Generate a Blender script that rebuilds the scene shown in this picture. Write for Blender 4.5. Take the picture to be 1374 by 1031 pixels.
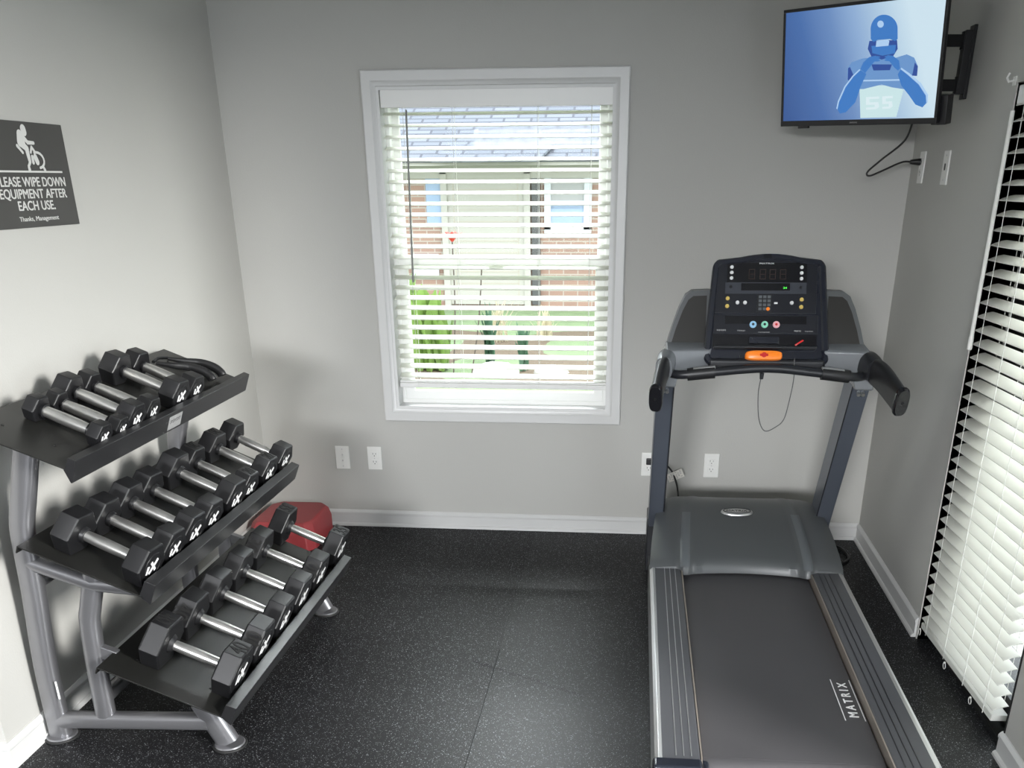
import bpy, bmesh, math, random
from mathutils import Vector, Matrix
random.seed(7)
for o in list(bpy.data.objects): bpy.data.objects.remove(o, do_unlink=True)
SC = bpy.context.scene
COL = SC.collection
PI = math.pi

# ------------------------------------------------------------------ camera
W_, H_ = 1374, 1031
F_PX, YAW, PITCH, ROLL = 1249.78, -0.1003, 0.4291, -0.0054
CAM = Vector((1.7939, -4.3384, 1.5814)); PPX, PPY = 36.4, 297.4
cd = bpy.data.cameras.new('camera'); cam = bpy.data.objects.new('camera', cd); COL.objects.link(cam)
fw = Vector((math.sin(YAW)*math.cos(PITCH), math.cos(YAW)*math.cos(PITCH), -math.sin(PITCH)))
rt = Vector((math.cos(YAW), -math.sin(YAW), 0)); up = rt.cross(fw)
rt, up = math.cos(ROLL)*rt + math.sin(ROLL)*up, -math.sin(ROLL)*rt + math.cos(ROLL)*up
m = Matrix((rt, up, -fw)).transposed().to_4x4(); m.translation = CAM
cam.matrix_world = m
cd.sensor_fit = 'HORIZONTAL'; cd.sensor_width = 36; cd.lens = F_PX/W_*36
cd.shift_x = -PPX/W_; cd.shift_y = PPY/W_; cd.clip_start = .02
SC.camera = cam

# ------------------------------------------------------------------ world, lights, exposure
wd = bpy.data.worlds.new('overcast_sky'); SC.world = wd; wd.use_nodes = True
bg = wd.node_tree.nodes['Background']; bg.inputs[0].default_value = (.86, .93, 1, 1); bg.inputs[1].default_value = 4.0
def area(name, loc, target, sx, sy, power, color=(1, 1, 1)):
    l = bpy.data.lights.new(name, 'AREA'); l.shape = 'RECTANGLE'; l.size = sx; l.size_y = sy; l.energy = power; l.color = color
    o = bpy.data.objects.new(name, l); COL.objects.link(o); o.location = loc
    o.rotation_euler = (Vector(target)-Vector(loc)).to_track_quat('-Z', 'Y').to_euler(); return o
sl = bpy.data.lights.new('sun', 'SUN'); sl.energy = 2.0; sl.angle = .5; sl.color = (1, .97, .9)
so = bpy.data.objects.new('sun', sl); COL.objects.link(so); so.rotation_euler = (math.radians(38), math.radians(18), 0)
area('daylight_patio_door', (5.9, -5.4, 2.5), (0, -1.6, .95), .9, 1.1, 760, (1, .99, .96))
area('daylight_rear_window', (.5, -10.2, 2.4), (.7, -1, .9), 2.2, .8, 620, (.97, .98, 1))
area('daylight_left_window', (-2.95, -4.4, 1.5), (1.5, -1.5, .6), 1.4, 1.3, 26, (.97, .98, 1))
area('added_blind_backlight', (4.7, -1.9, .7), (2.95, -1.45, .9), 1.3, 1.3, 42, (1, 1, 1))  # added area lamp outside the door, out of view, backlights the blind
area('added_floor_sheen_light', (1.25, 3.4, 4.6), (1.55, -2.0, 0), 1.9, 1.6, 660, (.93, .97, 1))  # added area lamp high outside, out of view, for the sheen on the floor
vs = SC.view_settings; vs.view_transform = 'Standard'; vs.look = 'None'; vs.gamma = 1; vs.use_curve_mapping = False; vs.exposure = 0.0

# ------------------------------------------------------------------ materials
def mat(name, color, rough=.5, metal=0, bump=None, noise=None, spec=.5, emit=None, coat=0):
    M = bpy.data.materials.new(name); M.use_nodes = True; nt = M.node_tree; b = nt.nodes['Principled BSDF']
    b.inputs['Base Color'].default_value = (*color, 1); b.inputs['Roughness'].default_value = rough
    b.inputs['Metallic'].default_value = metal; b.inputs['Specular IOR Level'].default_value = spec
    b.inputs['Coat Weight'].default_value = coat
    if emit: b.inputs['Emission Color'].default_value = (*emit[0], 1); b.inputs['Emission Strength'].default_value = emit[1]
    tc = nt.nodes.new('ShaderNodeTexCoord')
    if noise:   # (scale, amount)
        n = nt.nodes.new('ShaderNodeTexNoise'); n.inputs['Scale'].default_value = noise[0]; n.inputs['Detail'].default_value = 4
        nt.links.new(tc.outputs['Object'], n.inputs['Vector'])
        mx = nt.nodes.new('ShaderNodeMix'); mx.data_type = 'RGBA'; k = noise[1]
        mx.inputs[6].default_value = (*[c*(1-k) for c in color], 1); mx.inputs[7].default_value = (*[min(1, c*(1+k)) for c in color], 1)
        nt.links.new(n.outputs['Fac'], mx.inputs[0]); nt.links.new(mx.outputs[2], b.inputs['Base Color'])
    if bump:    # (scale, strength, distance)
        n = nt.nodes.new('ShaderNodeTexNoise'); n.inputs['Scale'].default_value = bump[0]; n.inputs['Detail'].default_value = 3
        nt.links.new(tc.outputs['Object'], n.inputs['Vector'])
        bp = nt.nodes.new('ShaderNodeBump'); bp.inputs['Strength'].default_value = bump[1]; bp.inputs['Distance'].default_value = bump[2]
        nt.links.new(n.outputs['Fac'], bp.inputs['Height']); nt.links.new(bp.outputs[0], b.inputs['Normal'])
    return M
M = {}
M['wall'] = mat('wall_paint', (.47, .465, .44), .75, bump=(140, .25, .002), noise=(1.3, .03))
M['ceiling'] = mat('ceiling_paint', (.7, .7, .68), .9, bump=(90, .3, .003))
M['trim'] = mat('white_trim_paint', (.62, .62, .61), .35, noise=(6, .03))
M['vinyl'] = mat('white_vinyl', (.82, .82, .8), .35, noise=(5, .02))
M['plate'] = mat('white_plastic_plate', (.8, .8, .77), .35, noise=(20, .02))
M['steel'] = mat('silver_powder_coat', (.27, .27, .283), .32, .75, noise=(12, .08))
M['foot_rubber'] = mat('black_foot_rubber', (.02, .02, .02), .5, bump=(200, .1, .001))
M['shelf'] = mat('black_powder_coat', (.012, .012, .011), .36, bump=(500, .25, .0006), noise=(9, .25))
M['lip'] = mat('black_coated_lip', (.014, .014, .015), .32, bump=(500, .2, .0005), noise=(9, .15))
M['rubber'] = mat('black_urethane', (.010, .010, .011), .40, spec=.42, bump=(350, .15, .0008), noise=(25, .2))
M['engrave'] = mat('engraved_black', (.004, .004, .004), .7, noise=(30, .1))
M['chrome'] = mat('brushed_chrome', (.78, .77, .75), .28, .95, noise=(60, .08))
M['white_ink'] = mat('white_ink', (.8, .8, .8), .5, noise=(40, .03))
M['sticker'] = mat('grey_label', (.3, .3, .3), .4, noise=(60, .2))
M['dark_ink'] = mat('dark_ink', (.05, .05, .05), .6, noise=(60, .1))
M['sign'] = mat('charcoal_sign_plastic', (.052, .05, .048), .5, bump=(400, .1, .0004), noise=(8, .08))
M['sign_ink'] = mat('pale_grey_sign_ink', (.62, .62, .6), .6, noise=(30, .05))
M['red'] = mat('red_vinyl', (.27, .035, .04), .45, bump=(60, .1, .002), noise=(7, .12))
M['tm_grey'] = mat('treadmill_grey_plastic', (.075, .08, .083), .38, bump=(600, .15, .0004), noise=(6, .06))
M['tm_rib'] = mat('treadmill_rib_plastic', (.11, .12, .128), .35, bump=(600, .1, .0004), noise=(6, .05))
M['tm_frame'] = mat('treadmill_slate_paint', (.12, .135, .165), .32, .45, noise=(8, .05))
M['tm_arm'] = mat('treadmill_arm_plastic', (.17, .18, .19), .24, bump=(500, .1, .0003), noise=(6, .05))
M['tm_black'] = mat('treadmill_black_plastic', (.016, .017, .02), .33, bump=(600, .1, .0003), noise=(8, .15))
M['tm_gloss'] = mat('console_gloss_black', (.008, .008, .01), .12, noise=(8, .1))
M['key_slate'] = mat('key_panel_slate', (.04, .044, .055), .35, noise=(5, .05))
M['tm_liner'] = mat('smoked_liner_plastic', (.028, .027, .025), .22, noise=(5, .1))
M['tm_panel'] = mat('console_slate_panel', (.011, .012, .017), .32, noise=(10, .08))
M['tm_rim'] = mat('console_blue_black_rim', (.014, .016, .024), .2, noise=(8, .08), coat=.3)
M['grip'] = mat('rubber_grip', (.012, .012, .013), .42, bump=(300, .2, .0006), noise=(20, .15))
M['belt'] = mat('running_belt', (.058, .056, .06), .42, bump=(900, .3, .0005), noise=(4, .12))
M['rail_top'] = mat('foot_rail_plastic', (.07, .072, .08), .36, bump=(500, .15, .0004), noise=(5, .1))
M['silver'] = mat('satin_silver', (.62, .62, .62), .28, .8, noise=(14, .05))
M['brass_edge'] = mat('worn_silver_edge', (.42, .37, .32), .35, .6, noise=(12, .2))
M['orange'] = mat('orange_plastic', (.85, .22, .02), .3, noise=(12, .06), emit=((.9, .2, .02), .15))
M['red_ink'] = mat('red_plastic', (.55, .02, .02), .35, noise=(12, .1))
M['amber'] = mat('amber_button', (.62, .45, .12), .35, noise=(12, .05))
M['white_btn'] = mat('white_button', (.7, .7, .7), .35, noise=(12, .05))
M['blue_btn'] = mat('blue_button', (.32, .58, .8), .35, noise=(12, .05))
M['green_btn'] = mat('green_button', (.28, .68, .5), .35, noise=(12, .05))
M['pink_btn'] = mat('pink_button', (.8, .42, .45), .35, noise=(12, .05))
M['led_green'] = mat('green_led', (0, .1, 0), .4, emit=((.1, .9, .1), 1.2))
M['led_dim'] = mat('unlit_led_segment', (.035, .02, .015), .4, noise=(30, .1))
M['tv'] = mat('black_tv_plastic', (.008, .008, .01), .3, noise=(10, .1))
M['black_metal'] = mat('black_metal', (.01, .01, .011), .4, .3, noise=(10, .1))
M['cable'] = mat('black_cable', (.01, .01, .01), .45, noise=(20, .1))
M['cord'] = mat('white_cord', (.75, .75, .72), .6, noise=(30, .05))
M['lanyard'] = mat('grey_lanyard_cord', (.09, .09, .09), .6, noise=(30, .1))
M['wand'] = mat('grey_wand', (.25, .25, .24), .3, noise=(30, .05))
M['tag'] = mat('paper_tag', (.75, .72, .66), .6, noise=(120, .15))
M['door_black'] = mat('dark_bronze_aluminium', (.012, .012, .012), .4, .2, noise=(8, .1))
M['brown_cloth'] = mat('brown_handle', (.12, .07, .04), .6, noise=(20, .2))
# slats: white, a little translucent
def slat_material(name, t):
    S = mat(name, (.86, .86, .82), .4, noise=(3, .02)); nt = S.node_tree; b = nt.nodes['Principled BSDF']
    tr = nt.nodes.new('ShaderNodeBsdfTranslucent'); tr.inputs[0].default_value = (.9, .9, .85, 1)
    mx = nt.nodes.new('ShaderNodeMixShader'); mx.inputs[0].default_value = t; out = nt.nodes['Material Output']
    nt.links.new(b.outputs[0], mx.inputs[1]); nt.links.new(tr.outputs[0], mx.inputs[2]); nt.links.new(mx.outputs[0], out.inputs[0]); return S
M['slat'] = slat_material('window_slat', .5)
M['slat_door'] = slat_material('door_slat', .35)
# glass
def glass(name, tint, gl):
    G = bpy.data.materials.new(name); G.use_nodes = True; nt = G.node_tree; nt.nodes.remove(nt.nodes['Principled BSDF'])
    t = nt.nodes.new('ShaderNodeBsdfTransparent'); t.inputs[0].default_value = (*tint, 1)
    g = nt.nodes.new('ShaderNodeBsdfGlossy'); g.inputs['Roughness'].default_value = .02
    lw = nt.nodes.new('ShaderNodeLayerWeight'); lw.inputs[0].default_value = .5
    pw = nt.nodes.new('ShaderNodeMath'); pw.operation = 'POWER'; pw.inputs[1].default_value = 5; nt.links.new(lw.outputs['Facing'], pw.inputs[0])
    f = nt.nodes.new('ShaderNodeMath'); f.operation = 'MULTIPLY_ADD'; f.inputs[1].default_value = gl; f.inputs[2].default_value = .002; nt.links.new(pw.outputs[0], f.inputs[0])
    mx = nt.nodes.new('ShaderNodeMixShader'); nt.links.new(f.outputs[0], mx.inputs[0]); nt.links.new(t.outputs[0], mx.inputs[1]); nt.links.new(g.outputs[0], mx.inputs[2])
    nt.links.new(mx.outputs[0], nt.nodes['Material Output'].inputs[0]); return G
M['glass'] = glass('window_glass', (.97, .98, .97), .6)
# rubber floor with flecks and a seam
def floor_material():
    F = bpy.data.materials.new('speckled_rubber_floor'); F.use_nodes = True; nt = F.node_tree; b = nt.nodes['Principled BSDF']; L = nt.links.new
    tc = nt.nodes.new('ShaderNodeTexCoord')
    def vor(scale, thr):
        v = nt.nodes.new('ShaderNodeTexVoronoi'); v.inputs['Scale'].default_value = scale; L(tc.outputs['Object'], v.inputs['Vector'])
        sep = nt.nodes.new('ShaderNodeSeparateColor'); L(v.outputs['Color'], sep.inputs[0])
        g = nt.nodes.new('ShaderNodeMath'); g.operation = 'GREATER_THAN'; g.inputs[1].default_value = thr; L(sep.outputs[0], g.inputs[0])
        d = nt.nodes.new('ShaderNodeMath'); d.operation = 'LESS_THAN'; d.inputs[1].default_value = .36; L(v.outputs['Distance'], d.inputs[0])
        a = nt.nodes.new('ShaderNodeMath'); a.operation = 'MULTIPLY'; L(g.outputs[0], a.inputs[0]); L(d.outputs[0], a.inputs[1])
        s = nt.nodes.new('ShaderNodeMath'); s.operation = 'MULTIPLY'; L(a.outputs[0], s.inputs[0]); L(sep.outputs[1], s.inputs[1]); return s
    f1 = vor(225, .83); f2 = vor(390, .80)
    mxm = nt.nodes.new('ShaderNodeMath'); mxm.operation = 'MAXIMUM'; L(f1.outputs[0], mxm.inputs[0]); L(f2.outputs[0], mxm.inputs[1])
    n = nt.nodes.new('ShaderNodeTexNoise'); n.inputs['Scale'].default_value = 2.2; n.inputs['Detail'].default_value = 5; L(tc.outputs['Object'], n.inputs['Vector'])
    base = nt.nodes.new('ShaderNodeMix'); base.data_type = 'RGBA'; base.inputs[6].default_value = (.006, .006, .007, 1); base.inputs[7].default_value = (.012, .012, .013, 1)
    L(n.outputs['Fac'], base.inputs[0])
    mx = nt.nodes.new('ShaderNodeMix'); mx.data_type = 'RGBA'; L(mxm.outputs[0], mx.inputs[0]); L(base.outputs[2], mx.inputs[6]); mx.inputs[7].default_value = (.36, .37, .39, 1)
    L(mx.outputs[2], b.inputs['Base Color'])
    r = nt.nodes.new('ShaderNodeMapRange'); r.inputs[3].default_value = .31; r.inputs[4].default_value = .39; L(n.outputs['Fac'], r.inputs[0]); L(r.outputs[0], b.inputs['Roughness'])
    n2 = nt.nodes.new('ShaderNodeTexNoise'); n2.inputs['Scale'].default_value = 220; n2.inputs['Detail'].default_value = 3; L(tc.outputs['Object'], n2.inputs['Vector'])
    bp = nt.nodes.new('ShaderNodeBump'); bp.inputs['Strength'].default_value = .35; bp.inputs['Distance'].default_value = .002
    L(n2.outputs['Fac'], bp.inputs['Height']); L(bp.outputs[0], b.inputs['Normal'])
    b.inputs['Specular IOR Level'].default_value = 0
    gl = nt.nodes.new('ShaderNodeBsdfGlossy'); gl.inputs['Color'].default_value = (1, 1, 1, 1); L(r.outputs[0], gl.inputs['Roughness']); L(bp.outputs[0], gl.inputs['Normal'])
    gm = nt.nodes.new('ShaderNodeMixShader'); gm.inputs[0].default_value = .045; GM = gm; L(b.outputs[0], gm.inputs[1]); L(gl.outputs[0], gm.inputs[2]); L(gm.outputs[0], nt.nodes['Material Output'].inputs[0])
    # seam between two mats running away from the camera
    sp = nt.nodes.new('ShaderNodeSeparateXYZ'); L(tc.outputs['Object'], sp.inputs[0])
    cm = nt.nodes.new('ShaderNodeMath'); cm.operation = 'COMPARE'; cm.inputs[1].default_value = 1.341; cm.inputs[2].default_value = .0013; L(sp.outputs[0], cm.inputs[0])
    yl = nt.nodes.new('ShaderNodeMath'); yl.operation = 'LESS_THAN'; yl.inputs[1].default_value = -1.3; L(sp.outputs[1], yl.inputs[0])
    cs = nt.nodes.new('ShaderNodeMath'); cs.operation = 'MULTIPLY'; L(cm.outputs[0], cs.inputs[0]); L(yl.outputs[0], cs.inputs[1]); cm = cs
    sm = nt.nodes.new('ShaderNodeMix'); sm.data_type = 'RGBA'; L(cm.outputs[0], sm.inputs[0]); L(mx.outputs[2], sm.inputs[6]); sm.inputs[7].default_value = (.003, .003, .003, 1); L(sm.outputs[2], b.inputs['Base Color'])
    def mth(op, a, c=None, d=None):
        q = nt.nodes.new('ShaderNodeMath'); q.operation = op
        for k_, v_ in enumerate((a, c, d)):
            if v_ is None: continue
            if isinstance(v_, (int, float)): q.inputs[k_].default_value = v_
            else: L(v_, q.inputs[k_])
        return q.outputs[0]
    # the right hand mat is a little shinier; an old dark scuff crosses the floor
    right = mth('GREATER_THAN', sp.outputs[0], 1.341)
    ax, ay, bx, by = 1.26, -1.40, 1.67, -1.62; ln = math.hypot(bx-ax, by-ay); ux, uy = (bx-ax)/ln, (by-ay)/ln
    al_ = mth('ADD', mth('MULTIPLY', sp.outputs[0], ux), mth('MULTIPLY', sp.outputs[1], uy)); al_ = mth('SUBTRACT', al_, ax*ux+ay*uy)
    ac = mth('ADD', mth('MULTIPLY', sp.outputs[0], -uy), mth('MULTIPLY', sp.outputs[1], ux)); ac = mth('SUBTRACT', ac, -ax*uy+ay*ux)
    n3 = nt.nodes.new('ShaderNodeTexNoise'); n3.inputs['Scale'].default_value = 26; n3.inputs['Detail'].default_value = 4; L(tc.outputs['Object'], n3.inputs['Vector'])
    wob = mth('MULTIPLY', mth('SUBTRACT', n3.outputs['Fac'], .5), .05)
    inside = mth('MULTIPLY', mth('LESS_THAN', mth('ABSOLUTE', mth('ADD', ac, wob)), .007), mth('LESS_THAN', mth('ABSOLUTE', mth('SUBTRACT', al_, ln/2)), ln/2))
    fac = mth('ADD', .043, mth('MULTIPLY', right, .007)); fac = mth('SUBTRACT', fac, mth('MULTIPLY', inside, .014)); fac = mth('MULTIPLY', fac, mth('SUBTRACT', 1, mth('MULTIPLY', cm.outputs[0], .8)))
    L(fac, GM.inputs[0])
    return F
M['floor'] = floor_material()
def brick_material():
    B = mat('red_brick', (.3, .13, .08), .9); nt = B.node_tree; b = nt.nodes['Principled BSDF']; tc = [n for n in nt.nodes if n.type == 'TEX_COORD'][0]
    br = nt.nodes.new('ShaderNodeTexBrick'); br.inputs['Color1'].default_value = (.33, .21, .165, 1); br.inputs['Color2'].default_value = (.26, .17, .14, 1); br.inputs['Mortar'].default_value = (.38, .34, .30, 1)
    br.inputs['Scale'].default_value = 1; br.inputs['Brick Width'].default_value = .21; br.inputs['Row Height'].default_value = .075; br.inputs['Mortar Size'].default_value = .008
    mp = nt.nodes.new('ShaderNodeMapping'); mp.inputs['Rotation'].default_value = (-PI/2, 0, 0)
    nt.links.new(tc.outputs['Object'], mp.inputs[0]); nt.links.new(mp.outputs[0], br.inputs['Vector']); nt.links.new(br.outputs['Color'], b.inputs['Base Color']); return B
M['brick'] = brick_material()
def shingle_material():
    B = mat('grey_shingles', (.4, .42, .47), .9); nt = B.node_tree; b = nt.nodes['Principled BSDF']; tc = [n for n in nt.nodes if n.type == 'TEX_COORD'][0]
    br = nt.nodes.new('ShaderNodeTexBrick'); br.inputs['Color1'].default_value = (.185, .20, .23, 1); br.inputs['Color2'].default_value = (.145, .16, .19, 1); br.inputs['Mortar'].default_value = (.085, .09, .11, 1)
    br.inputs['Scale'].default_value = 1; br.inputs['Brick Width'].default_value = .4; br.inputs['Row Height'].default_value = .14; br.inputs['Mortar Size'].default_value = .018
    nt.links.new(tc.outputs['Object'], br.inputs['Vector']); nt.links.new(br.outputs['Color'], b.inputs['Base Color']); return B
M['shingle'] = shingle_material()
M['grass'] = mat('lawn_grass', (.17, .235, .12), .9, bump=(60, .6, .02), noise=(5, .35))
M['cream'] = mat('cream_paint', (.40, .385, .35), .6, noise=(6, .04))
M['cream_line'] = mat('panel_groove', (.4, .36, .3), .6, noise=(6, .04))
M['house_white'] = mat('white_house_trim', (.5, .52, .55), .5, noise=(6, .03))
M['house_blind'] = mat('drawn_shade', (.33, .33, .33), .7, noise=(30, .1))
M['house_blue'] = mat('blue_grey_shutter', (.28, .36, .5), .6, noise=(10, .05))
M['pipe'] = mat('dark_shutter_paint', (.08, .08, .08), .5, noise=(10, .1))
M['leaf'] = mat('bright_green_leaf', (.24, .36, .10), .5, noise=(9, .35))
M['leaf_dark'] = mat('grey_green_leaf', (.08, .16, .10), .5, noise=(9, .3))
M['leaf_pale'] = mat('dry_pale_leaf', (.55, .5, .36), .7, noise=(9, .2))
for k_ in ('leaf', 'leaf_dark', 'leaf_pale'):
    nt_ = M[k_].node_tree; b_ = nt_.nodes['Principled BSDF']; t_ = nt_.nodes.new('ShaderNodeBsdfTranslucent'); x_ = nt_.nodes.new('ShaderNodeMixShader'); x_.inputs[0].default_value = .45
    src = b_.inputs['Base Color'].links[0].from_socket; nt_.links.new(src, t_.inputs[0]); nt_.links.new(b_.outputs[0], x_.inputs[1]); nt_.links.new(t_.outputs[0], x_.inputs[2]); nt_.links.new(x_.outputs[0], nt_.nodes['Material Output'].inputs[0])
M['stem'] = mat('dark_stem', (.08, .06, .05), .8, noise=(30, .2))
M['petal'] = mat('red_petal', (.75, .08, .06), .5, noise=(30, .15))
M['stone'] = mat('white_stone', (.45, .43, .40), .85, bump=(12, .4, .02), noise=(7, .1))
M['soil'] = mat('planting_bed_soil', (.12, .09, .06), .95, bump=(30, .5, .02), noise=(18, .4))
M['concrete'] = mat('patio_concrete', (.45, .44, .42), .85, bump=(20, .2, .005), noise=(3, .1))

# ------------------------------------------------------------------ mesh helpers
class B:
    def __init__(s): s.bm = bmesh.new()
    def box(s, x0, y0, z0, x1, y1, z1, M4=None):
        c = Vector(((x0+x1)/2, (y0+y1)/2, (z0+z1)/2)); S = Matrix.Diagonal((abs(x1-x0), abs(y1-y0), abs(z1-z0), 1))
        T = Matrix.Translation(c) @ S
        bmesh.ops.create_cube(s.bm, size=1, matrix=(M4 @ T) if M4 else T); return s
    def cyl(s, p0, p1, r0, r1=None, n=20, caps=True):
        p0, p1 = Vector(p0), Vector(p1); d = p1-p0; r1 = r0 if r1 is None else r1
        T = Matrix.Translation((p0+p1)/2) @ d.to_track_quat('Z', 'Y').to_matrix().to_4x4()
        bmesh.ops.create_cone(s.bm, cap_ends=caps, segments=n, radius1=r0, radius2=r1, depth=d.length, matrix=T); return s
    def sphere(s, c, r, sc=(1, 1, 1), n=16, M4=None):
        T = Matrix.Translation(c) @ Matrix.Diagonal((*[r*k for k in sc], 1))
        bmesh.ops.create_uvsphere(s.bm, u_segments=n, v_segments=max(6, n//2), radius=1, matrix=(M4 @ T) if M4 else T); return s
    def face(s, pts):
        try: return s.bm.faces.new([s.bm.verts.new(p) for p in pts])
        except ValueError: return None
    def prism(s, pts, d):     # planar polygon extruded along vector d
        d = Vector(d); a = [s.bm.verts.new(p) for p in pts]; b = [s.bm.verts.new(Vector(p)+d) for p in pts]; n = len(a)
        s.bm.faces.new(a); s.bm.faces.new(b[::-1])
        for i in range(n): s.bm.faces.new([a[i], b[i], b[(i+1) % n], a[(i+1) % n]][::-1])
        return s
    def loft(s, rings, caps=True, closed=False):
        R = [[s.bm.verts.new(p) for p in r] for r in rings]; n = len(R[0])
        K = len(R)
        for i in range(K-1 if not closed else K):
            a, b = R[i], R[(i+1) % K]
            for j in range(n): s.bm.faces.new([a[j], a[(j+1) % n], b[(j+1) % n], b[j]])
        if caps and not closed: s.bm.faces.new(R[0][::-1]); s.bm.faces.new(R[-1])
        return s
    def sweep(s, path, sec, upv=(0, 1, 0), caps=True, scales=None):
        """sec: list of (a,b); a along 'side' = upv x dir ; b along upv-ish"""
        path = [Vector(p) for p in path]; rings = []; n = len(path)
        for i, p in enumerate(path):
            d = ((path[min(i+1, n-1)]-p).normalized() + (p-path[max(i-1, 0)]).normalized())
            d.normalize(); u = Vector(upv); u = (u - d*u.dot(d)).normalized(); sd = u.cross(d)
            k = 1.0
            if 0 < i < n-1:
                c = (path[i+1]-p).normalized().dot(d); k = 1/max(c, .5)
            q = scales[i] if scales else 1
            rings.append([p + sd*a*k*q + u*b*q for a, b in sec])
        return s.loft(rings, caps)
    def grid(s, fn, nu, nv):
        V = [[s.bm.verts.new(fn(i/nu, j/nv)) for j in range(nv+1)] for i in range(nu+1)]
        for i in range(nu):
            for j in range(nv): s.bm.faces.new([V[i][j], V[i+1][j], V[i+1][j+1], V[i][j+1]])
        return s
def oval(a, b, n=20, e=2.0):
    out = []
    for i in range(n):
        t = 2*PI*i/n; c, q = math.cos(t), math.sin(t)
        out.append((a*math.copysign(abs(c)**(2/e), c), b*math.copysign(abs(q)**(2/e), q)))
    return out
def smooth_path(pts, n=6):
    P = [Vector(p) for p in pts]; P = [P[0]*2-P[1]] + P + [P[-1]*2-P[-2]]; out = []
    for i in range(1, len(P)-2):
        for k in range(n):
            t = k/n; a, b, c, d = P[i-1], P[i], P[i+1], P[i+2]
            out.append(.5*((2*b)+(c-a)*t+(2*a-5*b+4*c-d)*t*t+(3*b-a-3*c+d)*t**3))
    out.append(P[-2]); return out
ORIG = {}
def link(o, parent=None):
    COL.objects.link(o)
    if parent: o.parent = parent
def obj(name, b, m, parent=None, local=False, smooth=35, bevel=0, seg=2, label=None):
    me = bpy.data.meshes.new(name); bm = b.bm if isinstance(b, B) else b
    bmesh.ops.recalc_face_normals(bm, faces=bm.faces)
    if parent is not None and not local:
        off = ORIG.get(parent.name, Vector((0, 0, 0)))
        bmesh.ops.translate(bm, verts=bm.verts, vec=-off)
    bm.to_mesh(me); bm.free(); me.materials.append(M[m] if isinstance(m, str) else m)
    o = bpy.data.objects.new(name, me); link(o, parent)
    if parent is not None: ORIG[o.name] = ORIG.get(parent.name, Vector((0, 0, 0))) if not local else Vector((0, 0, 0))
    if smooth: me.shade_smooth(); me.set_sharp_from_angle(angle=math.radians(smooth))
    if bevel:
        md = o.modifiers.new('bevel', 'BEVEL'); md.width = bevel; md.segments = seg; md.limit_method = 'ANGLE'; md.angle_limit = math.radians(30); md.harden_normals = True
    if label: o['label'] = label
    return o
def tag(o, label, cat, group=None):
    o['label'] = label; o['category'] = cat
    if group: o['group'] = group
    return o
def thing(name, loc, label, cat, group=None):
    o = bpy.data.objects.new(name, None); COL.objects.link(o); o.location = loc; o.empty_display_size = .05
    ORIG[o.name] = Vector(loc); return tag(o, label, cat, group)
def struct(name, b, m, parent=None, **k):
    o = obj(name, b, m, parent, **k); o['kind'] = 'structure'; return o
def text(txt, h, w=None, depth=.0006, bold=.0, align='CENTER', shear=0):
    """flat lettering in the XY plane, centred, cap height h (and total width w)"""
    c = bpy.data.curves.new('lettering', 'FONT'); c.body = txt; c.size = 1; c.align_x = 'CENTER'; c.offset = 0; c.extrude = 0; c.shear = shear
    o = bpy.data.objects.new('lettering', c); COL.objects.link(o)
    dg = bpy.context.evaluated_depsgraph_get(); me = bpy.data.meshes.new_from_object(o.evaluated_get(dg))
    bm = bmesh.new(); bm.from_mesh(me); bpy.data.objects.remove(o); bpy.data.curves.remove(c); bpy.data.meshes.remove(me)
    xs = [v.co.x for v in bm.verts]; ys = [v.co.y for v in bm.verts]; cx = (min(xs)+max(xs))/2
    sy = h/.70; sx = (w/(max(xs)-min(xs))) if w else sy
    for v in bm.verts: v.co = Vector(((v.co.x-cx)*sx, (v.co.y-.35)*sy, 0))
    bmesh.ops.remove_doubles(bm, verts=bm.verts, dist=1e-6)
    r = bmesh.ops.extrude_face_region(bm, geom=bm.faces[:]); vv = [e for e in r['geom'] if isinstance(e, bmesh.types.BMVert)]
    for v in vv: v.co.z += depth
    if bold:     # heavier strokes: slightly shifted copies of the letters
        src = bm.copy(); tmp = bpy.data.meshes.new('tmp')
        for k, (dx, dy) in enumerate(((1, 0), (-1, 0), (0, 1), (0, -1))):
            cp = src.copy(); bmesh.ops.translate(cp, verts=cp.verts, vec=(dx*bold*sx, dy*bold*sy, (k+1)*.00012)); cp.to_mesh(tmp); bm.from_mesh(tmp); cp.free()
        src.free(); bpy.data.meshes.remove(tmp)
    return bm
def xf(bm, mtx):
    bmesh.ops.transform(bm, matrix=mtx, verts=bm.verts); return bm
def frame(o, x, y, z=None):
    x = Vector(x).normalized(); y = Vector(y).normalized(); z = x.cross(y)
    m = Matrix((x, y, z)).transposed().to_4x4(); m.translation = Vector(o); return m
def merge(dst, src):
    me = bpy.data.meshes.new('tmp'); src.to_mesh(me); dst.bm.from_mesh(me); src.free(); bpy.data.meshes.remove(me); return dst

# ------------------------------------------------------------------ room shell
RW = 2.896; CZ = 2.72; T = .13
WX0, WX1, WZ0, WZ1 = .684, 1.684, .594, 1.936      # window opening (inside the casing)
OY0, OY1, OZ = -1.86, -1.075, 1.835                 # blind-covered door opening in the right wall
b = B(); b.box(-3.2, -7.0, -.12, 3.1, .13, 0); struct('floor', b, 'floor', smooth=0)
b = B(); b.box(-3.2, -7.0, CZ, 3.1, .13, CZ+.1); struct('ceiling', b, 'ceiling', smooth=0)
b = B(); b.box(-.13, 0, 0, WX0, T, CZ).box(WX1, 0, 0, 3.03, T, CZ).box(WX0, 0, 0, WX1, T, WZ0).box(WX0, 0, WZ1, WX1, T, CZ); struct('wall_back', b, 'wall', smooth=0)
b = B(); b.box(-.13, -2.18, 0, 0, 0, CZ); struct('wall_left', b, 'wall', smooth=0)
b = B(); b.box(-3.2, -2.18, 0, -.13, -2.05, CZ); struct('wall_left_return', b, 'wall', smooth=0)
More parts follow.
